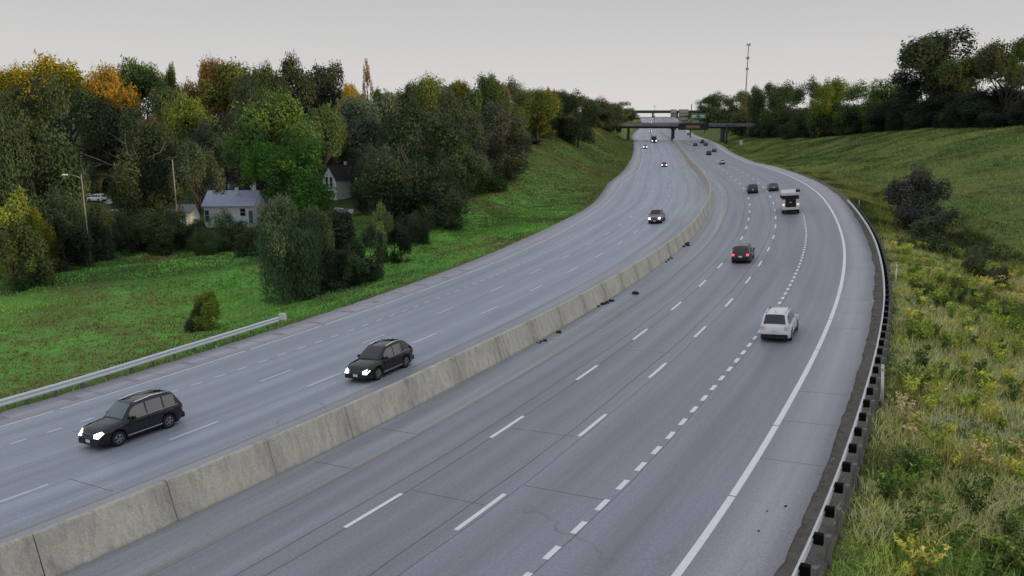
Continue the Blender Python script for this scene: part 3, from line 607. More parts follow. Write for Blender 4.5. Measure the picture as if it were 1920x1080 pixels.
# leafy weed plants standing out of the bank, and low scruff along the dirt edge
def weed_plants(name, n, sa, sb, d0, d1, label):
    x, y, s_, u_ = su_pts(n, sa, sb, lambda s: PAV + d0 + 0 * s, lambda s: PAV + d1 + 0 * s, 1.5); ok, z = in_view(x, y, 20); x, y, z = x[ok], y[ok], z[ok]; n = len(x); K = 240
    hue = vn(x + 11, y - 7, 4.5) * .6 + R.random(n) * .4; colr = palette(hue, [(.15, (.035, .055, .018)), (.35, (.075, .115, .03)), (.5, (.17, .25, .045)), (.62, (.33, .37, .06)), (.75, (.50, .44, .10)), (.9, (.42, .34, .20))]) * 1.5
    hh_ = R.uniform(.45, 1.25, n) * (.6 + .7 * vn(x, y, 6)); ww = hh_ * R.uniform(.35, .7, n)
    q = R.random((n, K)) ** .7; st_ = R.integers(0, 9, (n, K)); az = st_ * .7 + R.random((n, 1)) * 6; ro = q ** 1.3 * (.4 + .6 * ((st_ * 37) % 10) / 10)
    P = np.stack([x[:, None] + np.cos(az) * ro * ww[:, None] + R.normal(0, .05, (n, K)), y[:, None] + np.sin(az) * ro * ww[:, None] + R.normal(0, .05, (n, K)), z[:, None] + q * hh_[:, None]], -1).reshape(-1, 3)
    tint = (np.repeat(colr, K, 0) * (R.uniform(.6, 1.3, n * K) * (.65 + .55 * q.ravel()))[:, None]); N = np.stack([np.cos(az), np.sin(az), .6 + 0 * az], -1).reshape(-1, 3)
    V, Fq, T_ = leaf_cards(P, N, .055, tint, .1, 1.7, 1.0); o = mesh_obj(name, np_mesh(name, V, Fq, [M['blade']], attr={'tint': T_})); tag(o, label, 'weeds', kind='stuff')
# ------------------------------------------------------------------ trees
def rand_dir(n, zmin=-1.):
    z = R.uniform(zmin, 1, n); a = R.uniform(0, 2 * np.pi, n); r = np.sqrt(1 - z * z); return np.c_[r * np.cos(a), r * np.sin(a), z]
def leaf_cards(P, N, size, tint, droop=0.0, aspect=1.0, zs=.42):
    n = len(P); N = N + R.normal(0, .55, (n, 3)); N /= np.linalg.norm(N, axis=1)[:, None] + 1e-6
    t = np.cross(N, R.normal(0, 1, (n, 3)))
    if droop: t = t * (1 - droop) + np.array([0, 0, -1.]) * droop
    t /= np.linalg.norm(t, axis=1)[:, None] + 1e-6; b = np.cross(N, t); b /= np.linalg.norm(b, axis=1)[:, None] + 1e-6
    sz = size * R.uniform(.55, 1.35, n)[:, None]; t = t * sz * aspect; b = b * sz * .62
    q = [P - t, P - t * .1 + b, P + t, P + t * .15 - b]
    V = np.stack([P + (v - P) * np.array([1, 1, zs]) for v in q], 1).reshape(-1, 3); Fq = np.arange(n * 4).reshape(n, 4); return V, Fq, np.repeat(tint, 4, 0)
weed_plants('leafy_weeds', 1500, 8, 95, 2.3, 26, 'leafy feathery weed plants, green to gold, standing among the grass behind the right guardrail')
def make_crown(name, kind, nleaf, size, seed):
    """crown in a unit box: radius 1 across, z 0 (ground) to 1 (top)"""
    global R; old = R; R = np.random.default_rng(seed)
    nb = {'oak': 95, 'dense': 110, 'tall': 95, 'spire': 34, 'open': 52, 'vine': 100, 'willow': 80, 'bush': 48, 'far': 26}[kind]
    zc, zh, base = {'oak': (.58, .42, .18), 'dense': (.50, .50, .0), 'tall': (.52, .48, .04), 'spire': (.5, .5, .0), 'open': (.58, .42, .12), 'vine': (.50, .50, .0), 'willow': (.60, .40, .1), 'bush': (.42, .58, .0), 'far': (.5, .5, .0)}[kind]
    rad_ = R.uniform(.12, .25, nb)
    if kind == 'spire':
        c = rand_dir(nb); c[:, 2] = R.uniform(-1, 1, nb); w_ = (1 - np.clip((c[:, 2] + .1) / 1.15, 0, 1)) ** .8; c[:, 0] *= w_; c[:, 1] *= w_; rad_ = rad_ * (.4 + .9 * w_)
    else:
        nl = {'bush': 6, 'far': 5, 'willow': 8, 'open': 9}.get(kind, 10); Ld = rand_dir(nl, -.35 if kind in ('oak', 'open', 'willow') else -.9); Ld = Ld[np.argsort(-Ld[:, 2])]; Ld[0] = (.15, .1, .98)
        Lc = Ld * R.uniform(.42, .62, (nl, 1)) * np.array([1, 1, 1.05]); Lr = R.uniform(.34, .50, nl) * (.8 if kind == 'open' else 1)
        li = R.integers(0, nl, nb); dd_ = rand_dir(nb, -.7) + Ld[li] * .7; dd_ /= np.linalg.norm(dd_, axis=1)[:, None]; c = Lc[li] + dd_ * (Lr[li] * R.uniform(.45, .92, nb))[:, None]
        if kind in ('dense', 'vine', 'tall', 'bush', 'far'): lowk = R.random(nb) < (.42 if kind in ('dense', 'vine') else .28); c[lowk, 2] = R.uniform(-.98, -.2, lowk.sum())
        m_ = np.linalg.norm(c[:, :2], axis=1); c[:, :2] /= np.maximum(1, m_ / .86)[:, None]; c[:, 2] = np.clip(c[:, 2], -1, .93)
    if kind == 'open': rad_ *= .85
    
    sc3 = np.array([1, 1, zh / .5 * .5]); cz = zc + c[:, 2] * (zh - rad_ * .35)
    wts = rad_ ** 2; wts /= wts.sum(); bi = R.choice(nb, nleaf, p=wts); dd = rand_dir(nleaf, -.8 if kind != 'willow' else -.9)
    shell = R.uniform(.55, 1.12, nleaf) ** .7; rz_ = rad_[bi] * {'spire': .5, 'tall': .5, 'bush': .85, 'far': .7}.get(kind, .6)
    # ragged blob surfaces
    rag = 1 + .22 * np.sin(dd[:, 0] * 9 + bi) * np.cos(dd[:, 1] * 8 + bi * 2) + .15 * np.sin(dd[:, 2] * 14 + bi)
    P = np.c_[c[bi, 0] + dd[:, 0] * rad_[bi] * shell * rag, c[bi, 1] + dd[:, 1] * rad_[bi] * shell * rag, cz[bi] + dd[:, 2] * rz_ * shell * rag]
    if kind in ('willow', 'vine'):
        k = R.random(nleaf) < (.6 if kind == 'willow' else .4); fall = R.random(nleaf) ** 1.3 * (.5 if kind == 'willow' else .35); P[k, 2] -= (fall * k)[k]
        str_ = np.round(np.arctan2(P[:, 1], P[:, 0]) * 14) / 14; 
    rh = np.quantile(np.hypot(P[:, 0], P[:, 1]), .975); P[:, :2] /= rh; c[:, :2] /= rh
    if kind != 'spire': hi_ = np.quantile(P[:, 2], .997); P[:, 2] += (1.0 - hi_) * np.clip(P[:, 2] / hi_, 0, 1)
    P[:, 2] = np.maximum(P[:, 2], .005 + .03 * R.random(nleaf))
    tb = R.uniform(.78, 1.22, nb); hue = R.normal(0, .06, (nb, 3)); tint = (tb[bi] * R.uniform(.72, 1.28, nleaf))[:, None] * (1 + hue[bi])
    N = dd + np.array([0, 0, .35]); 
    V, Fq, T = leaf_cards(P, N, size, tint, .65 if kind == 'willow' else (.3 if kind == 'vine' else 0), 1.7 if kind == 'willow' else 1.0)
    R = old
    return np_mesh(name, V, Fq, [M['leaf']], attr={'tint': np.clip(T, .2, 2)}), np.c_[c[:, 0], c[:, 1], cz]
def make_trunk(name, cs, kind, seed, m=None, multi=1):
    rs = random.Random(seed); mb = MB()
    for q in range(multi):
        ox, oy = (0, 0) if multi == 1 else (rs.uniform(-.35, .35), rs.uniform(-.35, .35)); top = .55 if kind != 'spire' else .9
        lean = (rs.uniform(-.1, .1), rs.uniform(-.1, .1)); pts = [(ox + lean[0] * t, oy + lean[1] * t, -.03 + t * top) for t in (0, .1, .3, .6, .85, 1)]
        mb.tube(pts, [.062 / multi ** .5, .046 / multi ** .5, .038 / multi ** .5, .03 / multi ** .5, .02 / multi ** .5, .012], 7)
        for k in rs.sample(range(len(cs)), min(9, len(cs))):
            t = rs.uniform(.3, .85); a = Vector((ox + lean[0] * t, oy + lean[1] * t, t * top)); b = Vector(cs[k])
            if b.z < a.z - .05: continue
            mid = a.lerp(b, .5) + Vector((rs.uniform(-.05, .05), rs.uniform(-.05, .05), .02)); mb.tube([a, mid, b], [.018, .012, .005], 5)
    return mb.mesh(name, m or M['bark'])
CROWN = {}
for kind, k, n, sz in (('oak', 4, 24000, .028), ('dense', 4, 27000, .028), ('tall', 2, 24000, .027), ('vine', 2, 26000, .027), ('open', 3, 15000, .029), ('spire', 1, 8000, .036), ('willow', 1, 36000, .021), ('bush', 3, 13000, .040), ('far', 3, 1700, .085)):
    CROWN[kind] = []
    for j in range(k):
        me, cs = make_crown('crown', kind, n, sz, 100 * j + sum(map(ord, kind))); CROWN[kind].append((me, make_trunk('trunk', cs, kind, j, multi=3 if kind in ('willow',) else 1)))
def tree_at(X, Y, h, w, kind, col, name='tree', label=None, group=None, cat='tree', rz=None, zb=None, v=None, dy=1.0, trunkmat=None):
    t = empty(name); t.location = (X, Y, (ter1(X, Y) if zb is None else zb) - .15); t.rotation_euler = (0, 0, random.uniform(0, 6.28) if rz is None else rz); t.scale = (w / 2, w / 2 * dy, h)
    tag(t, label, cat, group); me, tr = CROWN[kind][random.randrange(len(CROWN[kind])) if v is None else v % len(CROWN[kind])]
    a = mesh_obj('crown', me, t); j = random.uniform(.86, 1.14); a.color = (col[0] * j, col[1] * j, col[2] * j, 1)
    if kind != 'far': mesh_obj('trunk', tr, t)
    return t
tl_ = lambda s: float(lpav(s) - KLi([60, 60, 44, 17, 20, 18, 21, 25, 27, 18, 8, 8, 8], s))
tr_ = lambda s: float(PAV + KRi(TD, s))
def T(px, ytop, w_px, Y, kind, col, label, base_drop=0, name='tree', cat='tree', h=None, **k):
    """a tree whose crown top stands on the sight line of photograph pixel (px, ytop) at distance Y"""
    if Y > 140 and name == 'tree':
        while True:
            p = ray_at(px, ytop, Y); s_, u_ = to_su([p.x], [p.y]); s_, u_ = float(s_[0]), float(u_[0])
            wm = .36 * w_px * Y / F_PX
            if (0 < u_ < tr_(s_) + wm) or (tl_(s_) - wm < u_ <= 0): Y += 4
            else: break
            if Y > 800: break
    p = ray_at(px, ytop, Y); zb = ter1(p.x, p.y); hh_ = max(2., p.z - zb + .15) * (1.03)
    return tree_at(p.x, p.y, hh_, w_px * Y / F_PX * 1.16, kind, tuple(c * k_ for c, k_ in zip(col, (1.85, 2.0, 2.15) if max(col) < .2 else (1.45, 1.45, 1.45))), name, label, cat=cat, **k)
DG, MG, BG = (.050, .066, .034), (.066, .090, .034), (.075, .115, .034); GR = (.082, .098, .062); OL = (.10, .115, .030); YG = (.19, .21, .03); GO_SUN = (.30, .25, .022); OR = (.27, .185, .035); BR = (.13, .085, .05); DK = (.038, .047, .030)  # gold and orange leaves carry the low sun's warm light in their colour
LEFT = [
(60,150,160,122,'dense',DG,'big dark green oval tree at the far left edge, reaching almost to the field'),
(-30,190,110,112,'dense',DG,'dark tree cut by the left picture edge in front of the big oval tree'),
(30,134,90,225,'oak',GO_SUN,'sunlit golden tree on the skyline, leftmost of the gold crowns'),
(112,116,135,215,'oak',GO_SUN,'sunlit yellow gold tree, tallest of the gold crowns on the left skyline'),
(195,134,100,210,'oak',OR,'sunlit orange gold tree right of the tallest gold crown'),
(262,120,115,235,'oak',MG,'rounded green tree with a yellow shoulder right of the orange gold tree'),
(322,126,34,240,'open',OL,'thin wispy treetop poking above the left skyline'),
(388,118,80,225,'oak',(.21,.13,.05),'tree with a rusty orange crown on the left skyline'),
(440,124,120,220,'oak',(.105,.12,.035),'broad olive tree with brown tinges right of the rusty crown'),
(498,128,60,222,'oak',MG,'small dark green treetop between the olive tree and the gappy round tree'),
(546,110,80,225,'open',(.055,.062,.036),'gappy dark round tree standing clear against the sky, left of the gap in the skyline'),
(625,124,86,230,'open',(.052,.058,.038),'dark gappy round tree just left of the bronze spire tree'),
(580,165,60,232,'bush',DG,'low dark treetop in the gap between the two gappy round trees'),
(686,116,34,228,'spire',(.24,.165,.09),'narrow bronze poplar rising as a spire above the left wood'),
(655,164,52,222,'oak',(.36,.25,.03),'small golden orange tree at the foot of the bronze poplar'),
(712,172,60,225,'open',OL,'sparse pale green treetop right of the bronze poplar'),
(765,162,60,228,'oak',MG,'small green treetop left of the yellow lit rounded crown'),
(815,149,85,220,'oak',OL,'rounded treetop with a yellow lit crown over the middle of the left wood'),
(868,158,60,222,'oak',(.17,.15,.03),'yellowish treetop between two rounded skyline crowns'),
(905,146,85,218,'oak',MG,'highest rounded green crown right of the middle of the left wood'),
(938,158,36,222,'open',BR,'thin brownish see-through treetop beside the highest rounded crown'),
(992,172,90,235,'dense',OL,'olive green rounded tree on the skyline left of the tall twig'),
(1040,174,70,245,'dense',(.14,.125,.035),'yellow brown tree above the top of the left grass slope'),
(1086,184,70,300,'dense',DG,'dark green tree on the skyline over the left grass slope'),
(1130,187,80,340,'dense',(.075,.07,.035),'dark rounded tree with brown top, second from the end of the left wood'),
(1165,192,56,380,'dense',(.10,.082,.04),'brownish rounded tree at the right end of the left wood'),
(170,172,120,206,'oak',DG,'dark bluish green tree behind the dead branches on the left'),
(228,205,100,206,'oak',(.05,.066,.04),'grey green tree behind and above the bare dead branches'),
(295,172,110,195,'oak',(.062,.075,.034),'olive brown tree in the second row below the rounded green skyline tree'),
(355,186,80,180,'oak',(.11,.135,.03),'yellow green bushy treetop in the middle of the left wood'),
(415,218,110,172,'dense',(.048,.060,.042),'blue grey rounded tree left of the bright green tree'),
(470,150,100,200,'dense',DK,'very dark crown behind the bright green tree'),
(505,184,150,152,'oak',BG,'large bright green tree, upper crown, standing behind the white house'),
(560,262,130,140,'dense',(.062,.125,.028),'mid green leafy tree hanging over the right side of the white house'),
(492,268,70,146,'oak',(.075,.15,.03),'small bright green tree with a bare trunk at the corner of the white house'),
(596,205,90,180,'oak',MG,'green tree right of the large bright green tree'),
(655,186,110,195,'oak',GR,'greyish olive tree above the gabled white house'),
(722,186,120,188,'tall',GR,'tall grey green tree left of the very large dark tree'),
(668,240,70,204,'tall',(.06,.075,.04),'slim grey green tree behind the gabled house'),
(780,196,170,132,'dense',(.044,.06,.032),'very large dark tree towering over the middle of the left wood'),
(705,285,80,160,'dense',DG,'dark tree right of the gabled white house'),
(745,305,90,138,'vine',DK,'black green vine covered tree at the foot of the very large dark tree'),
(855,178,110,190,'tall',(.062,.078,.042),'tall grey green tree right of the very large dark tree'),
(925,198,110,172,'dense',(.058,.062,.042),'greyish brown green tree in the right part of the left wood'),
(960,196,90,190,'dense',(.064,.085,.028),'leafy green tree above the top end of the grass slope'),
(870,275,90,148,'oak',(.055,.068,.036),'grey green tree with pale twigs at the edge of the slope'),
(905,300,80,142,'bush',(.052,.070,.026),'low rounded green tree at the edge of the slope below the grey twigs'),
(825,345,90,130,'bush',DG,'dark bushy tree at the slope edge right of the very large dark tree'),
(975,255,90,178,'dense',DK,'very dark tree at the bend of the left wood edge'),
(1015,215,80,215,'dense',(.058,.075,.03),'green tree beside the upper corner of the grass slope'),
(365,272,84,136,'oak',(.064,.078,.045),'grey green oval tree between the grey pole and the white house'),
(258,232,120,138,'vine',(.052,.066,.034),'vine smothered tree with a broad dark body beside the thin grey pole'),
(285,226,60,142,'open',(.115,.075,.05),'thin brown dying crown above the vine smothered tree'),
]
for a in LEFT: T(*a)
T(1158,208,70,412,'dense',DG,'dark tree hiding the left end of the near bridge'); T(1122,204,70,398,'dense',(.05,.06,.03),'dark tree left of the one hiding the bridge end'); T(1180,225,34,418,'bush',DK,'small dark tree at the left bridge pier')
T(1027,166,16,240,'open',BR,'thin dead twig tree sticking up above the skyline near the bend')
# ground level shrubs at the edge of the field
BUSH = [
(30,362,90,100,'bush',(.14,.16,.035),'yellow green bush at the left edge of the picture'),
(62,395,60,101,'bush',(.20,.20,.03),'small yellow leaved bush in front of the dark trees on the left'),
(15,418,110,92,'bush',(.052,.068,.028),'olive bush at the left picture edge touching the field'),
(100,360,90,108,'vine',DG,'dark vine draped bush below the big oval tree'),
(112,410,90,104,'bush',DK,'low dark bush on the corner of the field'),
(185,385,60,116,'bush',DG,'dark shrub beside the parked white car patch'),
(175,408,50,113,'bush',DK,'low black green shrub at the top left of the field'),
(222,395,80,124,'vine',DG,'vine covered shrub left of the smothered tree'),
(290,390,90,124,'vine',(.046,.062,.030),'creeper covered shrub under the smothered tree'),
(335,415,60,122,'bush',DG,'low dark shrub in front of the white shed'),
(410,398,60,120,'vine',(.05,.072,.03),'rounded creeper covered shrub in front of the left wall of the white house'),
(372,412,50,121,'bush',DG,'dark shrub between the white shed and the white house'),
(445,416,70,118,'bush',DG,'low dark shrub in front of the white house'),
(385,432,50,114,'vine',(.052,.075,.03),'hanging creeper mound on the field edge below the white house'),
(475,430,60,110,'bush',DG,'dark low shrub on the field edge left of the willow'),
(250,420,60,120,'bush',(.046,.062,.026),'low bush in the middle of the hedge along the field'),
(315,425,60,118,'bush',(.04,.056,.026),'low bush right of the middle of the hedge along the field'),
(600,430,36,93,'bush',(.20,.22,.025),'small yellow leaved bush tucked behind the willow'),
(640,395,100,98,'bush',DK,'very dark rounded bush right of the willow'),
(690,430,80,93,'bush',DG,'dark bush at the right end of the willow thicket'),
(640,470,100,88,'bush',DG,'dark leafy bush low in the willow thicket'),
(585,470,70,86,'bush',(.05,.064,.03),'olive bush between the willow and the dark bushes'),
(712,385,40,100,'open',(.11,.13,.05),'thin pale green sapling right of the willow thicket'),
(735,420,60,105,'bush',DK,'dark shrub behind the pale sapling'),
(770,400,60,118,'vine',DK,'dark creeper covered shrub at the wood edge'),
(390,546,64,73,'bush',(.135,.155,.03),'lone yellow green bush on the field near the end of the left guardrail'),
(372,570,50,72,'bush',DG,'small dark shrub beside the lone yellow green bush'),
(1250,20,10,1,'bush',DG,None)]
for a in BUSH[:-1]: T(*a, name='shrub', cat='shrub')
WILLOW = T(532,378,128,86,'willow',(.070,.098,.052),'willow with drooping grey green foliage standing beside the road slope',v=0,name='willow_tree')
T(582,396,90,90,'willow',(.056,.078,.040),'darker drooping willow just behind the first willow',v=0,name='willow_tree')
# pale stems of the willow clump
for k, (px, lab) in enumerate(((500,'pale bare stem at the left foot of the willow'),(522,'pale slender stem in the middle of the willow foot'),(545,'pale forked stem at the right foot of the willow'),(568,'pale leaning stem between the two willows'))):
    p = ground_at(px, 548 - (px - 500) * .05, 60, 140); t = WILLOW
    o = MB().tube([(0, 0, -.3), (random.uniform(-.2, .2), .1, 2.4), (random.uniform(-.8, .8), .3, 5.6)], [.09, .07, .03], 6).obj('stem', M['dead_wood']); bpy.context.view_layer.update(); o.parent = WILLOW; o.matrix_parent_inverse = WILLOW.matrix_world.inverted(); o.matrix_basis = Matrix.Translation(p)
RIGHT = [
(1795,60,165,190,'open',(.052,.062,.030),'huge gappy tree standing high above the right hill, tallest in the picture'),
(1755,112,130,196,'oak',(.045,.055,.03),'gappy dark lower crown left of the tallest tree'),
(1845,100,110,192,'open',(.075,.085,.03),'gappy crown with yellow edge joined to the right of the tallest tree'),
(1900,78,110,182,'open',(.07,.072,.035),'gappy tree cut by the right picture edge'),
(1925,62,36,176,'open',OL,'wispy branch tip at the upper right picture corner'),
(1718,150,90,200,'dense',DK,'dark tree filling the base left of the tallest tree'),
(1800,175,140,180,'dense',DK,'dark green tree below the tallest tree on the right hill'),
(1870,165,130,170,'dense',(.036,.048,.028),'dark tree below the gappy crown at the right edge'),
(1745,198,70,172,'bush',(.054,.062,.036),'rounded grey green bush tree standing forward on the right hill'),
(1690,190,100,205,'dense',DK,'dark rounded tree right of the bright skyline trees'),
(1655,154,90,225,'dense',(.07,.10,.026),'yellow green lit rounded treetop on the right skyline'),
(1620,158,80,232,'dense',(.075,.105,.028),'green treetop between the lit crowns on the right skyline'),
(1575,151,80,240,'dense',(.12,.15,.028),'brightest yellow green lit crown on the right skyline'),
(1520,152,60,250,'dense',(.052,.070,.028),'dark pointed treetop left of the brightest crown'),
(1550,156,50,250,'dense',(.060,.085,.028),'small green treetop beside the dark pointed one'),
(1480,160,90,265,'dense',(.055,.075,.03),'dark green crown right of the antenna mast foot'),
(1440,160,70,280,'dense',(.04,.055,.028),'dark dense tree just right of the antenna mast'),
(1415,165,50,300,'dense',(.10,.105,.04),'pale yellowish treetop at the foot of the antenna mast'),
(1385,174,60,330,'dense',(.055,.07,.032),'green tree left of the antenna mast foot'),
(1350,176,60,400,'dense',(.05,.062,.03),'olive dark tree left of the grey pole beyond the bridge'),
(1322,184,50,440,'dense',(.046,.058,.03),'dark tree at the left end of the right wood'),
(1640,195,110,215,'dense',(.045,.058,.03),'dark mid row tree in the right wood left of the grey green bush tree'),
(1580,196,120,228,'dense',(.042,.054,.03),'dark mid row tree below the brightest crown'),
(1515,205,110,238,'dense',(.045,.05,.035),'dark greyish mid row tree in the right wood'),
(1455,200,110,255,'dense',(.034,.046,.028),'very dark mid row tree right of the antenna mast'),
(1410,215,80,285,'dense',(.042,.055,.032),'dark mid row tree below the pale yellowish treetop'),
(1375,225,70,330,'dense',(.04,.052,.03),'dark tree behind the right end of the bridge'),
(1905,200,120,165,'dense',DK,'dark green mass tree at the right picture edge'),
]
for a in RIGHT: T(*a)
for (px, yt, w, Y, c_, lab) in ((1735,318,100,103,(.050,.048,.034),'brownish dark shrub in the ditch beside the right hill, larger one'),(1775,395,90,88,(.05,.062,.028),'olive shrub in the ditch right of the brownish one'),(1712,372,60,101,(.045,.045,.034),'low dark twiggy shrub by the culvert'),(1850,462,70,76,(.062,.070,.03),'low olive brush lower down the ditch')):
    T(px, yt, w * 1.1, Y, 'bush', tuple(c * 1.3 + .008 for c in c_), lab, name='shrub', cat='shrub')
# filler trees of the two woods, nothing tells one from the next
ORD = ['first','second','third','fourth','fifth','sixth','seventh','eighth','ninth','tenth','eleventh','twelfth','thirteenth','fourteenth','fifteenth','sixteenth','seventeenth','eighteenth','nineteenth','twentieth']
TENS = {2: 'twenty', 3: 'thirty', 4: 'forty', 5: 'fifty'}
def nth(k): return ORD[k] if k < 20 else (TENS[(k + 1) // 10] + '-' + ORD[(k + 1) % 10 - 1] if (k + 1) % 10 else TENS[(k + 1) // 10][:-1] + 'ieth')
def fill(n, fsu, hr, wr, cols, label, group, kind=('dense', 'oak', 'tall', 'vine')):
    for k in range(n):
        s_, u_ = fsu(k); p = rp(s_, u_); h = random.uniform(*hr); w = random.uniform(*wr); tree_at(p[0], p[1], h, w, random.choice(kind), tuple(c * 1.85 for c in random.choice(cols)), label=label + ', ' + nth(k) + ' from the near end', group=group)
fill(34, lambda k: (200 + 6.2 * k, tl_(200 + 6.2 * k) - random.uniform(5, 18)), (5, 8.5), (8, 12), [DG, MG, GR, DK], 'dark tree along the top of the left grass slope', 'trees along the left wood edge')
fill(26, lambda k: (165 + 8 * k, tl_(165 + 8 * k) - random.uniform(20, 40)), (7, 11), (9, 13), [DG, MG, OL, (.09,.08,.035)], 'green tree in the back of the left wood', 'trees in the back of the left wood')
for k in range(26):
    X = -165 + 7.5 * k + random.uniform(-3, 3); Y = 262 + random.uniform(-12, 22); tree_at(X, Y, random.uniform(15, 19), random.uniform(13, 17), random.choice(('oak', 'dense')), tuple(c * 1.85 for c in random.choice((MG, OL, DG, GR))), label='tree in the back row behind the houses, ' + nth(k) + ' from the left', group='trees behind the houses')
for k in range(18):
    X = -150 + 7.5 * k + random.uniform(-3, 3); Y = 215 + random.uniform(-8, 10); tree_at(X, Y, random.uniform(11, 15), random.uniform(10, 14), 'dense', tuple(c * 1.85 for c in random.choice((DG, GR, DK))), label='dark tree in the shaded wood behind the houses, ' + nth(k) + ' from the left', group='shaded trees behind the houses')
fill(48, lambda k: (70 + 7.6 * k, tr_(70 + 7.6 * k) + random.uniform(1, 7)), (4.5, 8), (7, 11), [DK, DG, (.045, .05, .035)], 'dark bushy tree along the foot of the right wood', 'trees along the right wood edge', ('dense', 'vine', 'bush'))
fill(50, lambda k: (140 + 6 * k, tr_(140 + 6 * k) + random.uniform(8, 24)), (10, 12), (12, 16), [DK, DG, MG], 'dark tree in the back of the right wood', 'trees in the back of the right wood', ('dense',))
# the two far woods beyond the bridge read as one mass each
def far_wood(side, label):
    src = [CROWN['far'][k][0] for k in range(3)]; geo = []
    for me in src:
        v = np.empty(len(me.vertices) * 3, np.float32); me.vertices.foreach_get('co', v); c_ = np.empty(len(me.vertices) * 4, np.float32); me.attributes['tint'].data.foreach_get('color', c_); geo.append((v.reshape(-1, 3), c_.reshape(-1, 4)))
    VV, CC = [], []
    for k in range(66):
        s_ = 436 + k * 7.6; u_ = side * ((31 if side > 0 else 27) + random.uniform(0, 9) + (0 if k % 2 else 12)) + (-3 if side < 0 else 4); p = rp(s_, u_); zb = ter1(p[0], p[1]); v, c_ = geo[k % 3]
        a = random.uniform(0, 6.28); w = random.uniform(9, 14); h = random.uniform(8, 13) * (1 - .35 * (k > 42)); q = np.stack([(v[:, 0] * math.cos(a) - v[:, 1] * math.sin(a)) * w / 2 + p[0], (v[:, 0] * math.sin(a) + v[:, 1] * math.cos(a)) * w / 2 + p[1], v[:, 2] * h + zb - .2], -1)
        VV.append(q); CC.append(c_[:, :3] * np.array(random.choice((DG, MG, DK, (.075, .07, .035)))) * 1.9)
    V = np.concatenate(VV); o = mesh_obj('far_wood', np_mesh('far_wood', V, np.arange(len(V)).reshape(-1, 4), [M['leaf']], attr={'tint': np.concatenate(CC)})); tag(o, label, 'wood', kind='stuff')
far_wood(-1, 'far wood left of the road beyond the near bridge'); far_wood(1, 'far wood right of the road beyond the near bridge')

# dead branches of the smothered tree
p = ray_at(262, 330, 137); t = empty('dead_tree', Matrix.Translation(Vector((p.x, p.y, ter1(p.x, p.y))))); tag(t, 'dead tree with long bare pale branches reaching left above the hedge', 'dead tree')
def br(pts, r, nm='branch'):
    q = [ray_at(a, b, 134 + random.uniform(-1.2, .4)) - t.location for a, b in pts]; MB().tube(q, [r * .6 * (1 - .75 * i / (len(q) - 1)) for i in range(len(q))], 6).obj(nm, M['dead_wood'], t)
MB().tube([(0, 0, -.5), (0, 0, 4), (.3, 0, 9), (.2, 0, 13)], [.45, .38, .28, .15], 8).obj('trunk', M['bark'], t)
for pts, r in (([(262,322),(205,308),(182,298),(160,290),(138,284)],.16),([(210,310),(180,306),(165,308)],.09),([(190,308),(178,312),(170,320)],.07),([(248,292),(230,288),(210,295)],.12),([(240,290),(234,262),(236,240)],.11),([(234,270),(215,256),(200,248)],.07),([(260,300),(250,278),(248,264)],.09),([(275,300),(290,290),(300,286),(310,265)],.11),([(300,288),(306,275),(318,272)],.07),([(302,302),(318,296),(335,294)],.10),([(208,282),(225,278),(235,288)],.08),([(215,332),(190,326),(160,330)],.09),([(262,318),(220,296),(190,280)],.08),([(240,336),(205,338),(175,345)],.08)):
    br(pts, r)

# ------------------------------------------------------------------ poles, signs, mast
def pole(px, py_top, Y, r, label, name='utility_pole', arm=None, m='pole_wood', zb=None):
    p = ray_at(px, py_top, Y); zb = ter1(p.x, p.y) if zb is None else zb; t = empty(name, Matrix.Translation(Vector((p.x, p.y, zb)))); tag(t, label, name.replace('_', ' ')); H = p.z - zb
    MB().tube([(0, 0, -.4), (0, 0, H)], [r, r * .7], 10).obj('pole', M[m], t); MB().lathe([(H, r * .8), (H + .08, r * .6)], 8, 'Z').obj('cap', M[m], t)
    if arm == 'lamp':
        MB().tube([(0, 0, H - .5), (-.8, 0, H - .1), (-1.7, 0, H + .05)], .06, 6).obj('arm', M[m], t); MB().box((-2.1, 0, H + .04), (.8, .3, .16), 0, (.8, .8)).obj('lamp_head', M['steel'], t, .03)
    return t, H
pole(152, 328, 106, .10, 'weathered pale street lamp pole with short arm at the top left of the field', 'street_lamp', 'lamp')
pole(323, 300, 128, .13, 'thin pale grey pole beside the smothered tree', 'utility_pole')
pole(214, 305, 134, .10, 'faint thin grey pole in front of the smothered tree, left one', 'utility_pole')
pole(1297, 195, 470, .32, 'tall dark pole right of the road beyond the bridge', 'utility_pole', m='girder')
pole(1388, 188, 455, .25, 'thin grey pole among the trees right of the bridge', 'utility_pole', m='girder')
tp, H = pole(1228, 199, 700, .2, 'tall light pole on the median beyond the bridge', 'light_pole', m='girder'); MB().box((0, 0, H), (3.2, .3, .25)).obj('lamp_bar', M['girder'], tp)
# antenna mast
p = ray_at(1404, 82, 560); zb = ter1(p.x, p.y); H = p.z - zb; ms = empty('antenna_mast', Matrix.Translation(Vector((p.x, p.y, zb)))); tag(ms, 'tall slim antenna mast rising above the right wood', 'antenna mast')
MS = mat('mast_grey', (.30, .30, .31), .6)
MB().tube([(0, 0, 0), (0, 0, H * .55), (0, 0, H)], [.5, .42, .30], 12).obj('mast', MS, ms)
for zz_, w_, lab in ((H - .6, 1.1, 'top'), (H * .83, .75, 'mid'), (H * .70, .7, 'low')):
    mb = MB(); 
    for k in range(3):
        a = k * 2.094 + .4; mb.box((math.cos(a) * w_, math.sin(a) * w_, zz_), (.45, .75, 1.5), a); mb.tube([(0, 0, zz_), (math.cos(a) * w_, math.sin(a) * w_, zz_)], .09, 6)
    mb.obj('antenna_panel', MS, ms)
for z in np.arange(2, H, 4.4): MB().box((.0, .0, z), (.95 - .35 * z / H, .95 - .35 * z / H, .14), z).obj('collar', MS, ms)

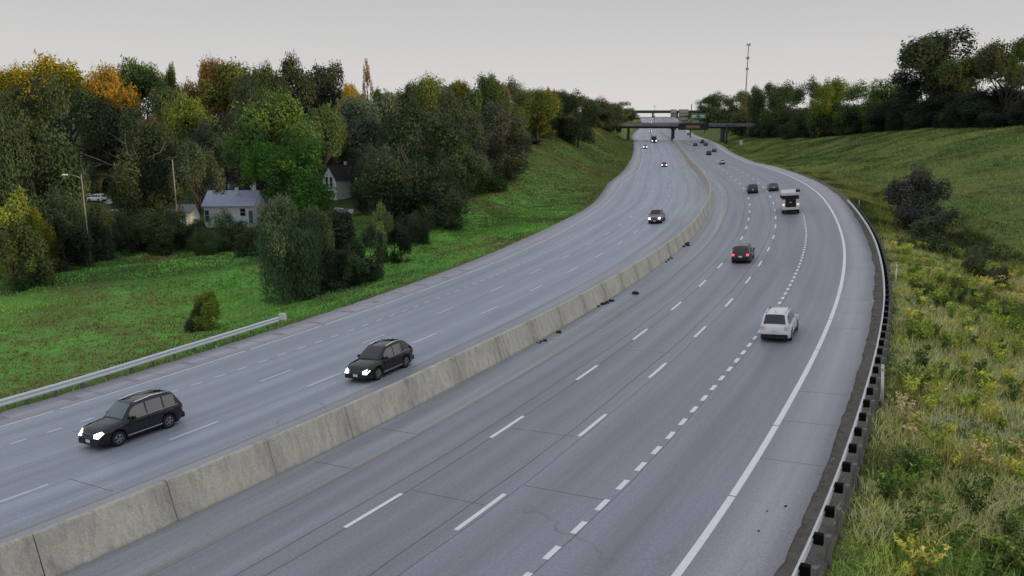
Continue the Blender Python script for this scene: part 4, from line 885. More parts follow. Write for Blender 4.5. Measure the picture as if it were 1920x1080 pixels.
# near road bridge
SB = 432
BF = frame(SB, 0); BF = Matrix.Translation(Vector((BF.translation.x, BF.translation.y, 0))) @ Matrix.Rotation(-float(axis(SB)[3]) * .9, 4, 'Z')
ov = empty('overpass', BF); tag(ov, 'flat grey road bridge crossing both carriageways on a median pier', 'bridge')
ztop = ray_at(1230, 231, 425).z; zr0 = float(rp(SB, 0)[2])
MB().box((2, 0, ztop - 1.35), (84, 10.2, .55)).obj('deck', M['bridge'], ov, .04)
for y_ in (-4.9, 4.9):
    MB().box((2, y_, ztop - .55), (84, .32, 1.05)).obj('parapet', M['bridge'], ov, .03)
    MB().box((2, y_ - (.0), ztop + .28), (84, .08, .08)).obj('handrail', M['girder'], ov)
for y_ in (-3.9, -1.3, 1.3, 3.9): MB().box((2, y_, ztop - 2.15), (84, .35, 1.05)).obj('girder', M['girder'], ov)
MB().box((0, 0, ztop - 3.0), (2.2, 9.6, .65)).obj('pier_cap', M['girder'], ov)
for y_ in (-3.6, 0, 3.6): MB().box((0, y_, (zr0 + ztop - 3.3) / 2), (1.1, 1.0, ztop - 3.3 - zr0)).obj('pier', M['girder'], ov, .05)
for x_ in (-23.2, 25.5): MB().box((x_, 0, (zr0 + ztop - 2.7) / 2 - .5), (1.1, 9.6, ztop - 2.7 - zr0 + 1)).obj('abutment_pier', M['girder'], ov, .05)
for sx, x_ in ((-1, -39), (1, 41)): MB().box((x_, 0, ztop - 4.6), (8, 10.6, 6)).obj('abutment', M['bridge'], ov)
mb = MB()
for x_ in np.arange(-38, 43, 2.5):
    for y_ in (-4.9, 4.9): mb.box((x_, y_, ztop + .13), (.08, .08, .26))
mb.obj('rail_post', M['girder'], ov)

# message sign on its post in front of the bridge
SF = frame(408, 24.5); SF = Matrix.Translation(SF.translation) @ Matrix.Rotation(-.13, 4, 'Z'); sg = empty('message_sign', SF); tag(sg, 'black electronic message board on a cantilever arm in front of the bridge', 'sign')
z0 = SF.translation.z; a_, b_ = ray_at(1272, 231, 405), ray_at(1327, 243.5, 405); loc = lambda p: SF.inverted() @ p
la, lb = loc(a_), loc(b_); cx_, wz, hz, cz_ = (la.x + lb.x) / 2, lb.x - la.x, la.z - lb.z, (la.z + lb.z) / 2
MB().tube([(0, 0, -.5), (0, 0, cz_ + hz * .3)], .42, 12).obj('post', M['girder'], sg)
mb = MB()
for z in (cz_ - .8, cz_ + .8):
    for y_ in (1.0, 2.0): mb.tube([(1.0, y_ - .6, z), (la.x, y_ - .6, z)], .09, 6)
for k in range(14):
    x_ = la.x + (1.0 - la.x) * k / 13; x2_ = la.x + (1.0 - la.x) * min(13, k + 1) / 13; mb.tube([(x_, .4, cz_ - .8 if k % 2 else cz_ + .8), (x2_, .4, cz_ + .8 if k % 2 else cz_ - .8)], .06, 5)
mb.obj('truss_arm', M['girder'], sg)
MB().box((cx_, -.6, cz_), (wz, 1.3, hz)).obj('cabinet', mat('sign_black', (.012, .012, .014), .6), sg, .05)
AM = mat('amber_dim', (.10, .06, .05), .6, emit=(.55, .28, .2), est=.18); DP = mat('display_panel', (.035, .028, .026), .5)
MB().box((cx_ - .2, -1.262, cz_ - .1), (wz * .52, .03, hz * .58)).obj('display', DP, sg)
for k, z in enumerate((.38, -.12, -.62)):
    mb = MB(); x_ = cx_ - .2 - wz * .22
    while x_ < cx_ - .2 + wz * .22:
        w_ = random.uniform(.18, .32); MB().box((x_, -1.285, cz_ + z), (w_, .02, .30)).obj('letter_block', AM, sg); x_ += w_ + .13
# cantilever stub right of the post
mb = MB(); mb.tube([(.2, 0, cz_ + .6), (4.5, 0, cz_ + 1.0)], .1, 6); mb.tube([(.2, 0, cz_ - 1), (4.5, 0, cz_ + .9)], .08, 6); mb.obj('brace', M['girder'], sg)
# small white sign right of the road
p = ground_at(1389, 276, 200, 600); sw = empty('road_sign', Matrix.Translation(p)); tag(sw, 'small white roadside sign at the foot of the right wood', 'sign')
MB().box((0, -.03, 2.1), (1.5, .04, 1.8)).obj('panel', M['white_post'], sw, .01); MB().tube([(0, .03, -.3), (0, .03, 3.0)], .05, 6).obj('post', M['steel'], sw)
MB().box((0, -.056, 2.35), (.9, .01, .3)).obj('print', mat('sign_print', (.35, .35, .36), .7), sw)
# far gantry with green signs, far overpass, pale building
GM = mat('green_sign', (.07, .20, .155), .5, emit=None); WM = M['white_post']
def gantry(s_, u_, label, h, ws):
    Fm = frame(s_, u_); Fm = Matrix.Translation(Fm.translation) @ Matrix.Rotation(-.14, 4, 'Z'); t = empty('sign_gantry', Fm); tag(t, label, 'sign')
    MB().tube([(4, 0, -1), (4, 0, h)], .3, 8).obj('post', M['girder'], t); MB().box((-1, 0, h - 1.2), (12, .5, 1.0)).obj('truss_arm', M['girder'], t)
    for x_, w_ in ws: MB().box((x_, -.4, h - 1.2), (w_, .12, 3.2)).obj('panel', GM, t, .02); MB().box((x_, -.475, h - 1.0), (w_ * .6, .02, .35)).obj('print', WM, t); MB().box((x_, -.475, h - 1.9), (w_ * .7, .02, .35)).obj('print', WM, t)
gantry(560, 24, 'green overhead direction sign seen above the bridge', 13, ((-3.5, 5), (1.8, 4.6)))
gantry(640, 24, 'second smaller green direction sign farther up the road', 11.5, ((0, 5.5),))
Ff = frame(930, 0); Ff = Matrix.Translation(Vector((Ff.translation.x, Ff.translation.y, 0))) @ Matrix.Rotation(-.09, 4, 'Z'); o2 = empty('overpass', Ff); tag(o2, 'far thin overpass crossing the road on the skyline', 'bridge')
zt = ray_at(1220, 207.5, 930).z; zb2 = float(rp(930, 0)[2])
MB().box((0, 0, zt - 1.2), (110, 12, 1.5)).obj('deck', M['girder'], o2, .05); MB().box((0, -6.1, zt - .1), (110, .3, .8)).obj('parapet', mat('dull_parapet', (.09, .09, .085), .9), o2); MB().box((0, 0, zt - 2.4), (110, 9, .8)).obj('girder', M['girder'], o2)
for x_ in (-27, -1, 26): MB().box((x_, 0, (zt + zb2) / 2 - 1.4), (1.4, 8, zt - zb2 - 2)).obj('pier', M['girder'], o2)
def block(px, ytop, wpx, Y, label, col):
    p = ray_at(px, ytop, Y); zb = ter1(p.x, p.y); H = p.z - zb; w = wpx * Y / F_PX; t = empty('building', Matrix.Translation(Vector((p.x, p.y, zb)))); tag(t, label, 'building')
    m_ = mat('render_wall', col, .9); MB().box((0, 0, H / 2 - 1), (w, w * .8, H + 2)).obj('wall', m_, t); MB().box((0, 0, H + .2), (w * 1.05, w * .85, .4)).obj('roof', M['girder'], t); wm = mat('dark_pane', (.05, .06, .07), .2)
    me = MB().box((0, 0, 0), (w * .14, .1, 1.3)).mesh('window', wm)
    for i in range(4):
        for j in range(max(1, int(H / 3.5))): o = mesh_obj('window', me, t); o.location = (-w * .36 + i * w * .24, -w * .4 - .03, 2 + j * 3.3)
block(1282, 206, 15, 800, 'pale blocky building beyond the green signs right of the road', (.22, .22, .23))
block(1263, 206, 9, 900, 'small pale far building beside the far overpass', (.26, .26, .26))

# ------------------------------------------------------------------ houses among the trees
WH, GL = mat('white_siding', (.86, .90, .95), .8), mat('house_glass', (.03, .035, .04), .15)
g = NG(WH); c_ = g.n('ShaderNodeTexCoord'); wv = g.n('ShaderNodeTexWave', bands_direction='Z'); wv.inputs['Scale'].default_value = 4.5; g.l(c_.outputs['Object'], wv.inputs['Vector']); g.bump(wv.outputs[0], .3, .02)
def roof_mat(name, c): 
    m = mat(name, c, .85); g = NG(m); g.col(g.mix(g.ramp(g.noise(g.coord('Object'), 2.2, 6, .7), [(.3, 0.), (.7, 1.)]), tuple(x * .8 for x in c), tuple(min(1, x * 1.15) for x in c))); return m
RB, RD = roof_mat('pale_blue_grey_roof', (.46, .50, .66)), roof_mat('dark_shingle_roof', (.075, .07, .09))
DOORM = mat('grey_door', (.12, .16, .17), .6)
def house(px, py, Y, w, d, hw, hr, yaw, roofm, wallm, label, ridge='x', wins=(), doors=(), chimney=None, nm='house', zadj=0):
    p = ray_at(px, py, Y); t = empty(nm, Matrix.Translation(Vector((p.x, p.y, p.z + zadj))) @ Matrix.Rotation(yaw, 4, 'Z')); tag(t, label, nm.replace('_', ' '))
    mb = MB(); mb.box((0, 0, hw / 2 - 1), (w, d, hw + 2)); 
    ov_ = .35
    if ridge == 'x':
        for s_ in (-1, 1): mb.poly([(s_ * w / 2, -d / 2, hw), (s_ * w / 2, d / 2, hw), (s_ * w / 2, 0, hw + hr)])
    else:
        for s_ in (-1, 1): mb.poly([(-w / 2, s_ * d / 2, hw), (w / 2, s_ * d / 2, hw), (0, s_ * d / 2, hw + hr)])
    wl = mb.obj('wall', wallm, t)
    def slope(a, b, c__, e_):   # thick roof panel
        mb = MB(); q = [Vector(v) for v in (a, b, c__, e_)]; n = (q[1] - q[0]).cross(q[2] - q[1]).normalized() * .14
        if n.z < 0: n = -n
        lo = [mb.bm.verts.new(v + n * .05) for v in q]; up = [mb.bm.verts.new(v + n) for v in q]
        mb._f(lo[::-1]); mb._f(up)
        for i in range(4): mb._f([lo[i], lo[(i + 1) % 4], up[(i + 1) % 4], up[i]])
        return mb.obj('roof', roofm, t)
    k = ov_ * hr / ((d if ridge == 'x' else w) / 2)
    if ridge == 'x':
        for s_ in (-1, 1): rf = slope((-w / 2 - ov_, s_ * (d / 2 + ov_), hw - k), (w / 2 + ov_, s_ * (d / 2 + ov_), hw - k), (w / 2 + ov_, 0, hw + hr), (-w / 2 - ov_, 0, hw + hr))
    else:
        for s_ in (-1, 1): rf = slope((s_ * (w / 2 + ov_), -d / 2 - ov_, hw - k), (s_ * (w / 2 + ov_), d / 2 + ov_, hw - k), (0, d / 2 + ov_, hw + hr), (0, -d / 2 - ov_, hw + hr))
    for (x, z, a, b) in wins:
        f = MB().box((x, -d / 2 - .03, z), (a + .2, .1, b + .2)).obj('window', M['white_post'], t); MB().box((x, -d / 2 - .088, z), (a, .02, b)).obj('pane', GL, f); MB().box((x, -d / 2 - .104, z), (a, .012, .07)).obj('muntin', M['white_post'], f)
    for (x, z, a, b) in doors: MB().box((x, -d / 2 - .05, z), (a, .1, b)).obj('door', DOORM, t)
    if chimney: MB().box((chimney[0], chimney[1], hw + hr + .1), (.55, .55, 1.3)).obj('chimney', wallm, rf)
    return t
house(443, 418, 150, 8.9, 8.0, 3.7, 2.3, .03, RB, WH, 'white sided house with pale blue grey roof behind the hedge', 'x', wins=((2.6, 2.5, .9, 1.3), (-3.9, 1.9, .7, 1.9)), doors=((4.0, 1.6, .7, 2.3),), chimney=(.9, -1.2))
house(437, 362, 176, 8.5, 7, 2.6, 1.7, .1, RD, WH, 'dark roofed house behind the white sided house', 'x', chimney=(-3.1, 0))
house(645, 366, 196, 4.6, 9, 4.3, 3.0, -.62, RD, WH, 'white gabled house with a dark steep roof among the trees', 'y', wins=((-.75, 3.4, .8, 2.6), (.75, 3.4, .8, 2.6), (0, 1.0, 1.6, .8)), chimney=(-.6, 1.5))
house(527, 412, 152, 9.5, 6, 2.6, 1.2, .0, roof_mat('pale_roof', (.5, .52, .55)), WH, 'pale low building half hidden behind the willow top', 'x')
house(340, 416, 140, 5.2, 5, 2.1, .9, .02, roof_mat('pale_grey_roof', (.42, .42, .44)), WH, 'small white shed with a grey door beside the hedge', 'x', doors=((-.9, 1.1, 2.1, 1.9),), nm='shed')
house(733, 398, 136, 4.4, 4, 1.9, 1.2, .05, roof_mat('dark_violet_roof', (.10, .085, .12)), WH, 'small shed with a dark violet roof at the wood edge', 'x', nm='shed')
house(27, 350, 150, 7, 6, 3, 1.8, .2, roof_mat('brown_roof', (.14, .10, .09)), mat('tan_siding', (.32, .25, .21), .8), 'tan house barely showing through the trees on the far left', 'x', wins=((1.5, 1.6, .9, 1.2),), chimney=(1, 0))
# driveways and yard patches
def patch(pts, m, name, w=None):
    V = [ground_at(px, py, 60, 400) for px, py in pts]; n = 8; q = []
    for i in range(n + 1):
        for j in range(n + 1):
            a, b = i / n, j / n; p = (V[0] * (1 - a) + V[1] * a) * (1 - b) + (V[3] * (1 - a) + V[2] * a) * b; q.append((p.x, p.y, ter1(p.x, p.y) + .12))
    i = np.arange((n + 1) ** 2).reshape(n + 1, n + 1); o = mesh_obj(name, np_mesh(name, np.array(q), np.stack([i[:-1, :-1], i[1:, :-1], i[1:, 1:], i[:-1, 1:]], -1).reshape(-1, 4), [m])); tag(o, kind='structure')
PV = mat('pale_driveway', (.40, .40, .43), .9)
patch([(135, 366), (210, 384), (214, 377), (150, 362)], PV, 'driveway')
patch([(622, 397), (660, 402), (664, 394), (628, 390)], PV, 'driveway')
patch([(190, 410), (235, 412), (235, 398), (190, 396)], PV, 'driveway')

# ------------------------------------------------------------------ vehicles
def paint_mat():
    m = bpy.data.materials.new('car_paint'); m.use_nodes = True; g = NG(m); oi = g.n('ShaderNodeObjectInfo'); g.l(oi.outputs['Color'], g.b.inputs['Base Color'])
    g.b.inputs['Roughness'].default_value = .4; g.b.inputs['Metallic'].default_value = 0; g.b.inputs['Specular IOR Level'].default_value = .0; g.b.inputs['Coat Weight'].default_value = 1.; g.b.inputs['Coat IOR'].default_value = 1.6; g.b.inputs['Coat Roughness'].default_value = .06; return m
VM = dict(paint=paint_mat(), glass=mat('tinted_glass', (.006, .007, .009), .06, spec=.6, coat=.6), tyre=mat('tyre_rubber', (.012, .012, .013), .85), rim=mat('wheel_rim', (.30, .30, .32), .35, .8), black=mat('black_trim', (.010, .010, .011), .6),
          chrome=mat('bright_trim', (.75, .75, .78), .15, .9), plate=mat('number_plate', (.72, .72, .74), .5), under=mat('underbody', (.006, .006, .006), .95),
          headlit=mat('headlight_lit', (.9, .9, .9), .1, emit=(1, .98, .95), est=2.4), headoff=mat('headlight_lens', (.55, .58, .6), .12, .3), tail=mat('tail_lens', (.28, .012, .015), .2, coat=.5), taillit=mat('tail_light_lit', (.5, .02, .03), .2, emit=(1, .08, .12), est=1.3), orange=mat('amber_lens', (.6, .2, .02), .3), clear=mat('pale_lens', (.75, .55, .55), .2),
          cyan=mat('sky_reflecting_windscreen', (.05, .11, .12), .08, spec=.8, coat=.8), sglass=mat('lighter_side_glass', (.16, .155, .155), .07, spec=.8, coat=.8), grille=mat('mesh_grille', (.09, .10, .115), .35, .6))
SPEC = {
 'suv': dict(L=4.65, W=1.90, H=1.78, hb=1.10, hh=1.08, nose=.78, gc=.24, r=.36, wf=1.38, wr=-1.36, ws=(.98, .32), rw=(-2.22, -1.86), tail=1.06, rails=True, side=[(.62, -.22), (-.30, -1.16), (-1.24, -1.88)]),
 'crossover': dict(L=4.70, W=1.92, H=1.72, hb=1.08, hh=1.04, nose=.70, gc=.22, r=.38, wf=1.42, wr=-1.38, ws=(1.05, .25), rw=(-2.25, -1.62), tail=1.02, rails=True, side=[(.62, -.26), (-.34, -1.18), (-1.26, -1.90)]),
 'sedan': dict(L=4.75, W=1.82, H=1.45, hb=.95, hh=.92, nose=.66, gc=.19, r=.33, wf=1.40, wr=-1.36, ws=(.95, .15), rw=(-1.75, -1.05), tail=.98, rails=False, side=[(.55, -.28), (-.36, -1.2)]),
 'pickup': dict(L=5.6, W=1.98, H=1.88, hb=1.20, hh=1.18, nose=.85, gc=.32, r=.41, wf=1.85, wr=-1.75, ws=(1.20, .62), rw=(-.92, -.80), tail=1.20, rails=False, side=[(.85, -.0), (-.08, -.72)]),
}
_VC = {}
def car_meshes(kind):
    if kind in _VC: return _VC[kind]
    S = SPEC[kind]; L, W, H, hb, hh, r = S['L'], S['W'], S['H'], S['hb'], S['hh'], S['r']; hw = W / 2; out = {}
    tops = sorted([(-L / 2, S['tail'] * .62), (-L / 2 + .05, S['tail'] * .84), (-L / 2 + .14, S['tail']), (S['rw'][0] + .0, hb if kind != 'pickup' else hb), (0, hb), (S['ws'][0], hh + .01), (L / 2 - .75, hh - .05), (L / 2 - .28, hh - .15), (L / 2 - .08, S['nose']), (L / 2, S['nose'] * .72)])
    ty, tz = zip(*tops); ys = np.unique(np.round(np.concatenate([np.linspace(-L / 2, L / 2, 46), [S['wf'] + r * 1.16 * math.cos(t) for t in np.linspace(0, math.pi, 11)], [S['wr'] + r * 1.16 * math.cos(t) for t in np.linspace(0, math.pi, 11)], [-L / 2 + .05, L / 2 - .04]]), 3))
    def halfw(y):
        a = max(0, (abs(y) - L * .33) / (L * .17)); return hw * (1 - .17 * a ** 2.2)
    def zbot(y):
        z = S['gc'] + max(0, (abs(y) - L * .44)) * .25
        for w_ in (S['wf'], S['wr']):
            q = (r * 1.16) ** 2 - (y - w_) ** 2
            if q > 0: z = max(z, r + math.sqrt(q))
        return z
    bm = bmesh.new(); rings = []
    for y in ys:
        zt = float(np.interp(y, ty, tz)); zb = min(zbot(y), zt - .10); w = halfw(y); pts = []
        lv = [(.86, zb), (.985, zb + .03)] + [(f, max(zb + .03 + .01 * i, z)) for i, (f, z) in enumerate(((1.0, zb + (zt - zb) * .35), (1.0, zb + (zt - zb) * .62), (.985, zt - .13), (.955, zt - .05)))] + [(.90, zt), (.55, zt + .035), (0, zt + .05)]
        for f, z in lv: pts.append((w * f, y, z))
        ring = [bm.verts.new(p) for p in pts] + [bm.verts.new((-p[0], p[1], p[2])) for p in pts[-2::-1]]; rings.append(ring)
    for a, b in zip(rings[:-1], rings[1:]):
        for i in range(len(a)): f = bm.faces.new([a[i], a[(i + 1) % len(a)], b[(i + 1) % len(a)], b[i]]); f.smooth = True
    bm.faces.new(rings[0][::-1]); bm.faces.new(rings[-1])
    # cabin
    y0, y1 = S['ws']; y3, y2 = S['rw']; wb = hw * .93; wr_ = hw * .73
    def zroof(y):
        if y > y1: t = (y - y1) / (y0 - y1); return H - .035 - (H - hb - .035) * t ** 1.12
        if y < y2: t = (y2 - y) / (y2 - y3 + 1e-6); return H - .05 - (H - hb - .05) * t ** 1.3
        t = (y - y2) / (y1 - y2); return H - .05 * (1 - t) - .035 * t + .055 * math.sin(math.pi * t)
    def xs(y, z): 
        tp = 1 - .06 * max(0, (abs(y - (y1 + y2) / 2) / 1.6)) ** 2; return (wb + (wr_ - wb) * max(0, z - hb + .05) / (H - hb + .05)) * tp
    yy = np.unique(np.round(np.concatenate([np.linspace(y3, y2, 7), np.linspace(y2, y1, 12), np.linspace(y1, y0, 8)]), 3)); rings = []
    for y in yy:
        zt = zroof(y); zb = hb - .06; pts = []
        for t in (0, .5, .9): z = zb + (zt - zb) * t; pts.append((xs(y, z), y, z))
        xt = xs(y, zt); pts += [(xt * .94, y, zt - .012), (xt * .5, y, zt + .015), (0, y, zt + .02)]
        rings.append([bm.verts.new(p) for p in pts] + [bm.verts.new((-p[0], p[1], p[2])) for p in pts[-2::-1]])
    for a, b in zip(rings[:-1], rings[1:]):
        for i in range(len(a) - 1): f = bm.faces.new([a[i], a[i + 1], b[i + 1], b[i]]); f.smooth = True
    bm.faces.new(rings[0][::-1]); bm.faces.new(rings[-1])
    if kind == 'pickup':   # open bed: walls with a dark floor
        pass
    bmesh.ops.recalc_face_normals(bm, faces=bm.faces); me = bpy.data.meshes.new('body'); bm.to_mesh(me); bm.free(); me.materials.append(VM['paint']); out['body'] = me
    out['underbody'] = MB().box((0, 0, .42), (hw * 1.66, L * .88, .52)).mesh('underbody', VM['under'])  # box extended downwards to deepen the contact shadow beneath
    def glass_top(ya, yb, nm, m, fa=.84, off=.012):
        V = []; n = 6; k = 7
        for i in range(n):
            y = ya + (yb - ya) * i / (n - 1); z = zroof(y); xt = xs(y, z) * fa
            for j in range(k):
                q = -1 + 2 * j / (k - 1); V.append((xt * q, y + (off if ya > 0 else -off), z + off + .02 * (1 - abs(q)) ** .5 + (-.004 if abs(q) == 1 else .0)))
        i = np.arange(n * k).reshape(n, k); return np_mesh(nm, np.array(V), np.stack([i[:-1, :-1], i[:-1, 1:], i[1:, 1:], i[1:, :-1]], -1).reshape(-1, 4), [m], smooth=True)
    out['windscreen'] = glass_top(y0 - .05, y1 + .04, 'windscreen', VM['glass']); out['windscreen_cyan'] = glass_top(y0 - .05, y1 + .04, 'windscreen', VM['cyan'])
    if kind != 'pickup': out['rear_window'] = glass_top(y3 + (.03 if kind != 'sedan' else .06), y2 - .03, 'rear_window', VM['glass'], .82)
    else: out['rear_window'] = MB().box((0, y3 - .01, hb + .30), (wr_ * 1.7, .02, .40)).mesh('rear_window', VM['glass'])
    for mk in ('glass', 'sglass'):
        wl = []
        for a, b in S['side']:
            for sx in (-1, 1):
                V = []; 
                for y in np.linspace(a, b, 5):
                    zt = min(zroof(y) - .10, zroof(y) - .085); zb = hb + .015; zt = max(zt, zb + .02)
                    for t in (0, .5, 1): z = zb + (zt - zb) * t; V.append((sx * (xs(y, z) + .009), y, z))
                i = np.arange(15).reshape(5, 3); wl.append(np_mesh('side_window', np.array(V), np.stack([i[:-1, :-1], i[:-1, 1:], i[1:, 1:], i[1:, :-1]], -1).reshape(-1, 4), [VM[mk]]))
        out['side_' + mk] = wl
    mb = MB(); mb.lathe([(-.115, r * .9), (-.10, r), (.10, r), (.115, r * .9)], 22, 'X'); out['tyre'] = mb.mesh('tyre', VM['tyre'])
    mb = MB(); mb.lathe([(.06, r * .62), (.122, r * .64), (.118, r * .56), (.09, r * .50)], 20, 'X')
    for k in range(5): a = k * 1.2566; mb.box((.118, math.cos(a) * r * .32, math.sin(a) * r * .32), (.03, .08, .08)); mb.tube([(.12, 0, 0), (.12, math.cos(a) * r * .6, math.sin(a) * r * .6)], .035, 5)
    out['rim'] = mb.mesh('rim', VM['rim'])
    hx = hw * .66; nz = S['nose']
    for nm, m in (('headlight_lit', 'headlit'), ('headlight_off', 'headoff')):
        me_ = []
        for sx in (-1, 1):
            mb = MB(); z_ = nz - .02; V = [(sx * (hx - .14), L / 2 - .045, z_ - .12), (sx * (hx + .13), L / 2 - .095, z_ - .13), (sx * (hx + .225), L / 2 - .36, z_ + .06), (sx * (hx + .10), L / 2 - .33, z_ + .15), (sx * (hx - .12), L / 2 - .07, z_ + .06)] if nm == 'headlight_lit' else [(sx * (hx - .20), L / 2 - .035, z_ - .10), (sx * (hx + .14), L / 2 - .10, z_ - .11), (sx * (hx + .24), L / 2 - .42, z_ + .10), (sx * (hx + .06), L / 2 - .36, z_ + .20), (sx * (hx - .16), L / 2 - .07, z_ + .05)]
            V = [(v[0] + sx * .045, v[1] + (.09 if nm == 'headlight_lit' else .03), v[2] + .01) for v in V]; c_ = Vector((sx * hx * .5, L / 2 - .9, z_ - .1)); up = [mb.bm.verts.new(v) for v in V]; lo = [mb.bm.verts.new(Vector(v).lerp(c_, .35)) for v in V]; mb._f(up); mb._f(lo[::-1])
            for i in range(5): mb._f([up[i], up[(i + 1) % 5], lo[(i + 1) % 5], lo[i]])
            me_.append(mb.mesh('headlight', VM[m], .012, 1))
        out[nm] = me_
    tz = S['tail'] - .13
    for nm, m in (('tail_on', 'taillit'), ('tail_off', 'tail'), ('tail_clear', 'clear')):
        out[nm] = [MB().box((sx * hw * .74, -L / 2 + .10, tz), (.26, .16, .22 if kind != 'sedan' else .16), 0, (.9, .8)).mesh('tail_light', VM[m], .03, 2) for sx in (-1, 1)]
    out['grille'] = MB().box((0, L / 2 - .045, nz - .10), (hw * .92, .10, .24), 0, (1.08, 1)).mesh('grille', VM['grille'], .02, 1)
    out['bumper_front'] = MB().box((0, L / 2 - .08, .40), (hw * 1.62, .22, .24)).mesh('lower_bumper', VM['black'], .05, 2)
    out['bumper_rear'] = MB().box((0, -L / 2 + .06, .42), (hw * 1.70, .24, .26)).mesh('rear_bumper', VM['black'], .05, 2)
    out['plate_rear'] = MB().box((0, -L / 2 - .012, S['tail'] * .70), (.34, .02, .17)).mesh('number_plate', VM['plate']); out['plate_front'] = MB().box((0, L / 2 + .03, .46), (.32, .02, .14)).mesh('number_plate', VM['plate'])
    out['mirror'] = [MB().box((sx * (hw + .06), y0 - .42, hb + .06), (.22, .14, .16), 0, (.85, .7)).mesh('mirror', VM['paint'], .035, 2) for sx in (-1, 1)]
    out['roof_rail'] = [MB().tube([(sx * wr_ * .86, y1 - .15, H + .0), (sx * wr_ * .87, (y1 + y2) / 2, H + .085), (sx * wr_ * .86, y2 + .15, H - .0)], .042, 6).mesh('roof_rail', VM['chrome']) for sx in (-1, 1)]
    out['sill'] = [MB().box((sx * (hw * .985), -.02, S['gc'] + .10), (.05, S['wf'] - S['wr'] - 2.3 * r, .12)).mesh('sill_trim', VM['black'], .01, 1) for sx in (-1, 1)]
    out['sill_chrome'] = [MB().box((sx * (hw * 1.0), -.02, S['gc'] + .14), (.03, S['wf'] - S['wr'] - 2.4 * r, .035)).mesh('sill_trim', VM['chrome']) for sx in (-1, 1)]
    out['belt'] = [MB().box((sx * (wb + .01), (y1 + y2) / 2 - .05, hb - .005), (.03, (y0 - y3) * .72, .035)).mesh('belt_trim', VM['chrome']) for sx in (-1, 1)]
    mb = MB(); 
    for sx in (-1, 1):
        for y in (S['side'][0][1] + .02 + .30, S['side'][1][1] + .30): mb.box((sx * (hw + .005), y - .28, hb - .16), (.035, .2, .035))
    out['handles'] = mb.mesh('door_handle', VM['paint'])
    mb = MB()
    for sx in (-1, 1):
        for y in (S['side'][0][0] + .12, S['side'][0][1] - .04, S['side'][1][1] - .02): mb.box((sx * (hw * .997), y, (hb + S['gc']) / 2 + .05), (.016, .014, hb - S['gc'] - .28))
    out['seams'] = mb.mesh('door_seam', VM['under'])
    mb = MB(); mb.tube([(0, y2 + .3, H - .02), (0, y2 + .12, H + .12)], .015, 5); out['antenna'] = mb.mesh('antenna', VM['black'])
    if kind == 'pickup':
        out['bed'] = MB().box((0, (-L / 2 + y3) / 2 - .0, hb + .052), (hw * 1.5, (y3 + L / 2) - .38, .03)).mesh('bed', VM['under']); out['roofcap'] = None
    _VC[kind] = out; return out
def car(kind, s_, u_, face, color, label, cat='car', group=None, lit=True, rails=None, tail='tail_off', detail=2, trim=False, cyan=False, sg_='glass', sc_=1.0, windscr='windscreen', wheelrot=0):
    Mx = car_meshes(kind); S = SPEC[kind]; yaw = 0 if face > 0 else math.pi
    t = empty({'pickup': 'pickup_truck'}.get(kind, kind), frame(s_, u_, 0, yaw)); tag(t, label, cat, group)
    def part(nm, me, parent=None):
        o = mesh_obj(nm, me, parent or t); o.color = (*color, 1); return o
    part('body', Mx['body']); part('underbody', Mx['underbody']); part('windscreen', Mx['windscreen_cyan' if cyan else 'windscreen']); part('rear_window', Mx['rear_window'])
    for w in Mx['side_' + sg_]: part('side_window', w)
    for x_ in (-1, 1):
        for y_ in (S['wf'], S['wr']):
            w = part('wheel', Mx['tyre']); w.location = (x_ * (S['W'] / 2 - .125), y_, S['r']); w.rotation_euler = (0, 0, 0 if x_ > 0 else math.pi)
            if detail > 0: rm = mesh_obj('rim', Mx['rim'], w)
    for q in Mx['headlight_lit' if lit and face < 0 else 'headlight_off']: part('headlight', q)
    for q in Mx[tail]: part('tail_light', q)
    part('grille', Mx['grille']); part('lower_bumper', Mx['bumper_front']); part('rear_bumper', Mx['bumper_rear']); part('number_plate', Mx['plate_rear'] if face > 0 else Mx['plate_front'])
    if detail > 0:
        for q in Mx['mirror']: part('mirror', q)
        if (S['rails'] if rails is None else rails):
            for q in Mx['roof_rail']: part('roof_rail', q)
    if detail > 1:
        for q in Mx['sill_chrome' if trim else 'sill']: part('sill_trim', q)
        if trim:
            for q in Mx['belt']: part('belt_trim', q)
        part('door_seam', Mx['seams']); part('door_handle', Mx['handles']); part('antenna', Mx['antenna'])
    if kind == 'pickup': part('bed', Mx['bed'])
    if sc_ != 1.0: t.matrix_world = t.matrix_world @ Matrix.Scale(sc_, 4)
    return t
BK = (.003, .0035, .005)
car('suv', 21.8, -10.5, -1, (.003, .004, .008), 'black SUV in the lower left, nearest to the camera on the oncoming side', cyan=True, sg_='sglass', trim=True, rails=True, lit=True)
car('crossover', 35.5, -5.55, -1, BK, 'black crossover with bright headlights driving close along the median barrier', sg_='sglass', trim=True)
car('suv', 50.3, 15.35, 1, (.80, .81, .84), 'white SUV with roof rails seen from behind beside the dotted line', tail='tail_clear')
car('crossover', 80.4, 8.35, 1, (.020, .018, .022), 'dark SUV with glowing red tail lights in the second lane', tail='taillit' if False else 'tail_on', rails=False)
car('pickup', 115.0, -6.55, -1, (.22, .215, .20), 'grey pickup truck with lit headlights coming round the inner lane', 'truck')
car('crossover', 152.2, 7.6, 1, (.03, .018, .022), 'dark red brown SUV with dark tail left of the grey sedan', detail=1, rails=False)
car('sedan', 153.6, 11.4, 1, (.13, .10, .11), 'grey sedan with dark red rear beside the dark SUV', detail=1)
car('sedan', 262, 9.6, 1, (.60, .60, .62), 'white sedan driving away in the middle lanes ahead of the two dark cars', detail=1)
car('suv', 331, 9.6, 1, BK, 'black SUV with pale roof, nearest of the far group on the right side', detail=1)
